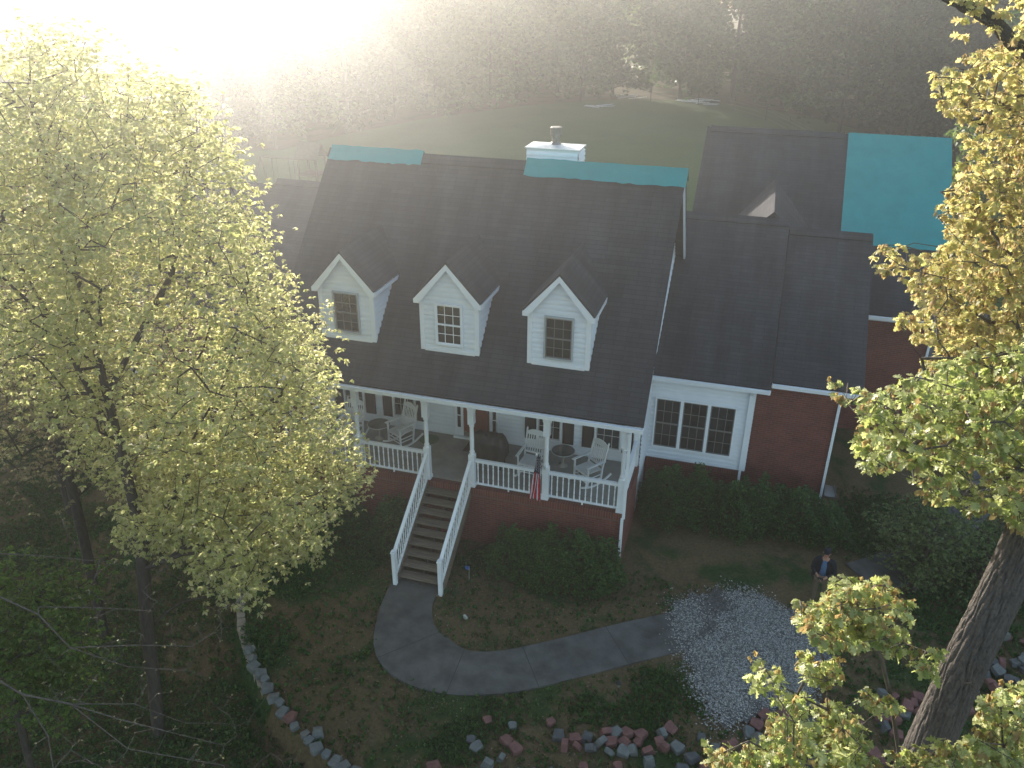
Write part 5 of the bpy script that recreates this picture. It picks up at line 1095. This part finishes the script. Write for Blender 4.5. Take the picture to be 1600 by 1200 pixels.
for k in range(9):
    kind = (0, 1, 0, 2, 0, 1, 0, 2, 1)[k]; h = (15, 14, 17, 16, 13, 15.5, 18, 15, 13)[k]; pt = forest_proto(200+k, h, (3.4, 3.2, 3.6, 2.8, 3.4, 3.4, 3.8, 2.8, 3.0)[k], LM[KD[kind][0]], 2000, L=.28, bark=('barkp' if k % 3 == 1 else 'bark'), cone=kind == 2, low=(.05 if kind == 2 else (.06, .28)[k % 2]))
    protos_t.append((pt, kind, h))
rs = random.Random(16); used = set(); EDGE = [(-100, 18), (-80, 26)]+LAWN+[(32, 14)]
def edge_pts(off, step):
    out = []; pts = [Vector(p) for p in EDGE]
    for a, b in zip(pts, pts[1:]):
        L = (b-a).length; n_ = Vector((-(b-a).y, (b-a).x)).normalized()
        m_ = max(1, int(L/step))
        for k in range(m_): q = a.lerp(b, (k+rs.random())/m_)+n_*(off+rs.uniform(-1.2, 1.8)); out.append(q)
    return out
cnt = 0; back = []
for row, (off, step) in enumerate(((2, 4.2), (6, 4.2), (10.5, 4.6), (15.5, 5), (21, 5.5), (27, 6), (34, 6.5), (42, 7))):
    for q in edge_pts(off, step):
        q3 = np.array([[q.x, q.y, 3.0]]); a, b, z = project(q3)
        if z[0] < 5 or a[0] < -260 or a[0] > 1860: continue
        k = rs.randrange(9); pt, kind, h = protos_t[k]
        if a[0] > 1150 and rs.random() < .5: k = rs.choice((0, 2, 3, 6, 7)); pt, kind, h = protos_t[k]
        dirn = math.degrees(math.atan2(-(q.x-CAM.x), q.y-CAM.y)); sunside = 20 < dirn < 60
        cc = q.x*.8+q.y*.6; hh = rs.uniform(14.5, 16.5) if -23 < cc < 3 else rs.uniform(20, 22)+row*.45 if cc >= 3 else rs.uniform(17, 20)
        s = hh/h; 
        if row >= 5: back.append((q, s, k)); continue
        if k not in used: o = pt; used.add(k)
        else: o = copy_tree(pt)
        o.location = (q.x, q.y, G0); o.rotation_euler = (0, 0, rs.uniform(0, 6.28)); o.scale = (s*rs.uniform(.95, 1.2), s*rs.uniform(.95, 1.2), s); zone = 'far behind the left tree in the glare' if a[0] < 480 else 'above the left half of the main roof' if a[0] < 860 else 'above the far lawn right of the chimney' if a[0] < 1120 else 'above the garage roof'; front = 'front row ' if row < 2 else 'deeper '; o['label'] = front+KD[kind][1]+' '+zone; o['group'] = front+KD[kind][2]+' '+zone; cnt += 1
print('woodland trees', cnt, 'back', len(back))
parts = []; partt = []
for q, s, k in back:
    pt = protos_t[k][0]; a = rs.uniform(0, 6.28)
    for ch in pt.children:
        me = ch.data; n = len(me.vertices); co = np.empty(n*3, np.float32); me.vertices.foreach_get('co', co); co = co.reshape(-1, 3)*s
        if ch.name.startswith('crown'):
            tri = np.empty(len(me.loops), np.int32); me.loops.foreach_get('vertex_index', tri); tri = tri.reshape(-1, 3)
            tri = tri.reshape(-1, 2, 3)[::2].reshape(-1, 3)
            co = np.stack([co[:, 0]*math.cos(a)-co[:, 1]*math.sin(a)+q.x, co[:, 0]*math.sin(a)+co[:, 1]*math.cos(a)+q.y, co[:, 2]+G0], 1); parts.append((co, tri))
V, T = merge(parts); stuff(npmesh('deep_woods', V, T, LM['forest1']), 'deep hazy woods filling the view behind the first rows of trees', 'woods')
for pt, kind, h in protos_t:
    if pt['label'] == 'x':
        for c in list(pt.children): bpy.data.objects.remove(c)
        bpy.data.objects.remove(pt)
# single trees right behind the garage
p0 = forest_proto(301, 8.2, 2.5, LM['forest2'], 800, L=.2); p0.name = 'garden_tree'; p0.location = (12.6, 27, G0); p0['label'] = 'pale green rounded tree standing just behind the teal garage roof'
p0 = forest_proto(302, 11, 3.2, LM['forest1'], 900, L=.24); p0.name = 'garden_tree'; p0.location = (18.5, 33, G0); p0['label'] = 'darker tree at the right edge behind the golden oak leaves'
p0 = forest_proto(303, 18.5, 6.2, LM['forest1'], 2200, L=.34, low=.05); p0.name = 'garden_tree'; p0.location = (9.5, 73, G0); p0['label'] = 'broad dark green tree towering beyond the garage at the lawn edge'
p0 = forest_proto(304, 17, 6.0, LM['forest3'], 2000, L=.34, low=.05); p0.name = 'garden_tree'; p0.location = (17.5, 68, G0); p0['label'] = 'second broad dark tree further right beyond the teal tarp'
# ------------------------------------------------------------------ ground cover
rg = np.random.default_rng(99)
g = rg.uniform((-26, -14), (14, 6), (190000, 2)); d, tt_ = wall_dist(g[:, 0], g[:, 1]); h = ground_h(g[:, 0], g[:, 1])
ns = np.sin(g[:, 0]*.9+1.3*np.sin(g[:, 1]*.7))+np.sin(g[:, 1]*1.1+g[:, 0]*.4+1.0)
P3 = np.stack([g[:, 0], g[:, 1], h+.0], 1)
house_ = (g[:, 0] > -18.2) & (g[:, 0] < 6) & (g[:, 1] > -.2)
def outside_paths(g, m_=.72):
    ok = np.ones(len(g), bool)
    for px_ in (((655, 905), (634, 955), (640, 1010), (700, 1048), (780, 1052), (880, 1032), (980, 1006), (1075, 985)), ((1345, 905), (1385, 893), (1440, 868), (1490, 815), (1535, 765), (1580, 700))):
        q = [on_z(*p) for p in px_]
        for a, b in zip(q, q[1:]):
            dx, dy = b.x-a.x, b.y-a.y; t_ = np.clip(((g[:, 0]-a.x)*dx+(g[:, 1]-a.y)*dy)/(dx*dx+dy*dy), 0, 1); ok &= np.hypot(g[:, 0]-a.x-t_*dx, g[:, 1]-a.y-t_*dy) > m_
    ok &= ~in_poly(g[:, 0], g[:, 1], gpoly); return ok
op = outside_paths(g) & ~house_
ivy = ~house_ & (d > .7) & (tt_ < .8) & (ns > -.5) & (rg.uniform(0, 1, len(g)) < .75)
A = P3[ivy][:34000]; V, T = clusters(A+[0, 0, .05], 3, .075, (-1.2, .2), rg, 'simple'); stuff(npmesh('ivy', V, T, leafmat('ivy_leaf', [(.03, .05, .014), (.05, .09, .02), (.09, .14, .035)], .35)), 'dark green ivy covering the low ground left of the curved wall', 'ivy')
# green zones of grass: given as blobs (x, y, radius)
gb = [(*Q(450, 880), 1.6), (*Q(470, 800), 1.3), (*Q(415, 1000), .8), (*Q(560, 870), .8), (*Q(1030, 1080), .75), (*Q(1000, 1120), .7), (*Q(780, 1110), .7), (*Q(720, 1160), .7), (*Q(920, 1110), .5), (*Q(1090, 1090), .6), (*Q(1380, 820), 1.6), (*Q(1560, 900), 1.8), (*Q(1500, 960), 1.4)]
f = np.zeros(len(g))
for x, y, r_ in gb: f = np.maximum(f, 1-np.hypot(g[:, 0]-x, g[:, 1]-y)/r_)
gr_ = op & (f+rg.normal(0, .12, len(g)) > .12); A = P3[gr_]; A = np.repeat(A, 3, 0)+rg.normal(0, .03, (len(A)*3, 3))*[1, 1, 0]
V, T = clusters(A, 2, .075, (-3, -.8), rg, 'simple', .5, .3); V[:, :2] = V[:, :2]
stuff(npmesh('grass', V, T, leafmat('lawn_grass', [(.018, .055, .012), (.04, .10, .02), (.075, .15, .035)], .3)), 'short dark green grass growing in patches over the mulch', 'grass')
lit = op & (f < .3) & (rg.uniform(0, 1, len(g)) < .5); A = P3[lit]+[0, 0, .012]
V, T = clusters(A, 1, .04, (-.3, .2), rg, 'simple', .7, .5); stuff(npmesh('leaf_litter', V, T, leafmat('dry_leaf', [(.04, .024, .012), (.09, .055, .028), (.16, .105, .06), (.26, .2, .13)], .1, .8)), 'brown fallen leaves scattered on the mulch of the front yard', 'leaf litter')
A = P3[(d > .25) & (rg.uniform(0, 1, len(g)) < .4)]; V, T = clusters(A+[0, 0, .02], 1, .05, (-.3, .2), rg, 'simple', .7, .5); stuff(npmesh('twig_litter', V, T, leafmat('low_ground_leaf', [(.035, .022, .013), (.08, .052, .03), (.18, .135, .09)], .1, .8)), 'brown leaves on the low ground outside the curved wall', 'leaf litter')  # brown tones slightly darker than the yard litter
# ------------------------------------------------------------------ added haze
mb = MB(); mb.box((-430, -430, -8), (430, 430, 26)); hz = bpy.data.materials.new('glare_haze'); hz.use_nodes = True; t = hz.node_tree; t.nodes.remove(t.nodes['Principled BSDF'])
pv = t.nodes.new('ShaderNodeVolumePrincipled'); pv.inputs['Density'].default_value = .0035; pv.inputs['Color'].default_value = (1, 1, 1, 1); pv.inputs['Anisotropy'].default_value = .84  # added volume; its sunlit scatter stands in for lens glare
t.links.new(pv.outputs[0], t.nodes['Material Output'].inputs['Volume']); M['haze'] = hz
hb = mb.build('haze', 'haze'); hb['kind'] = 'stuff'
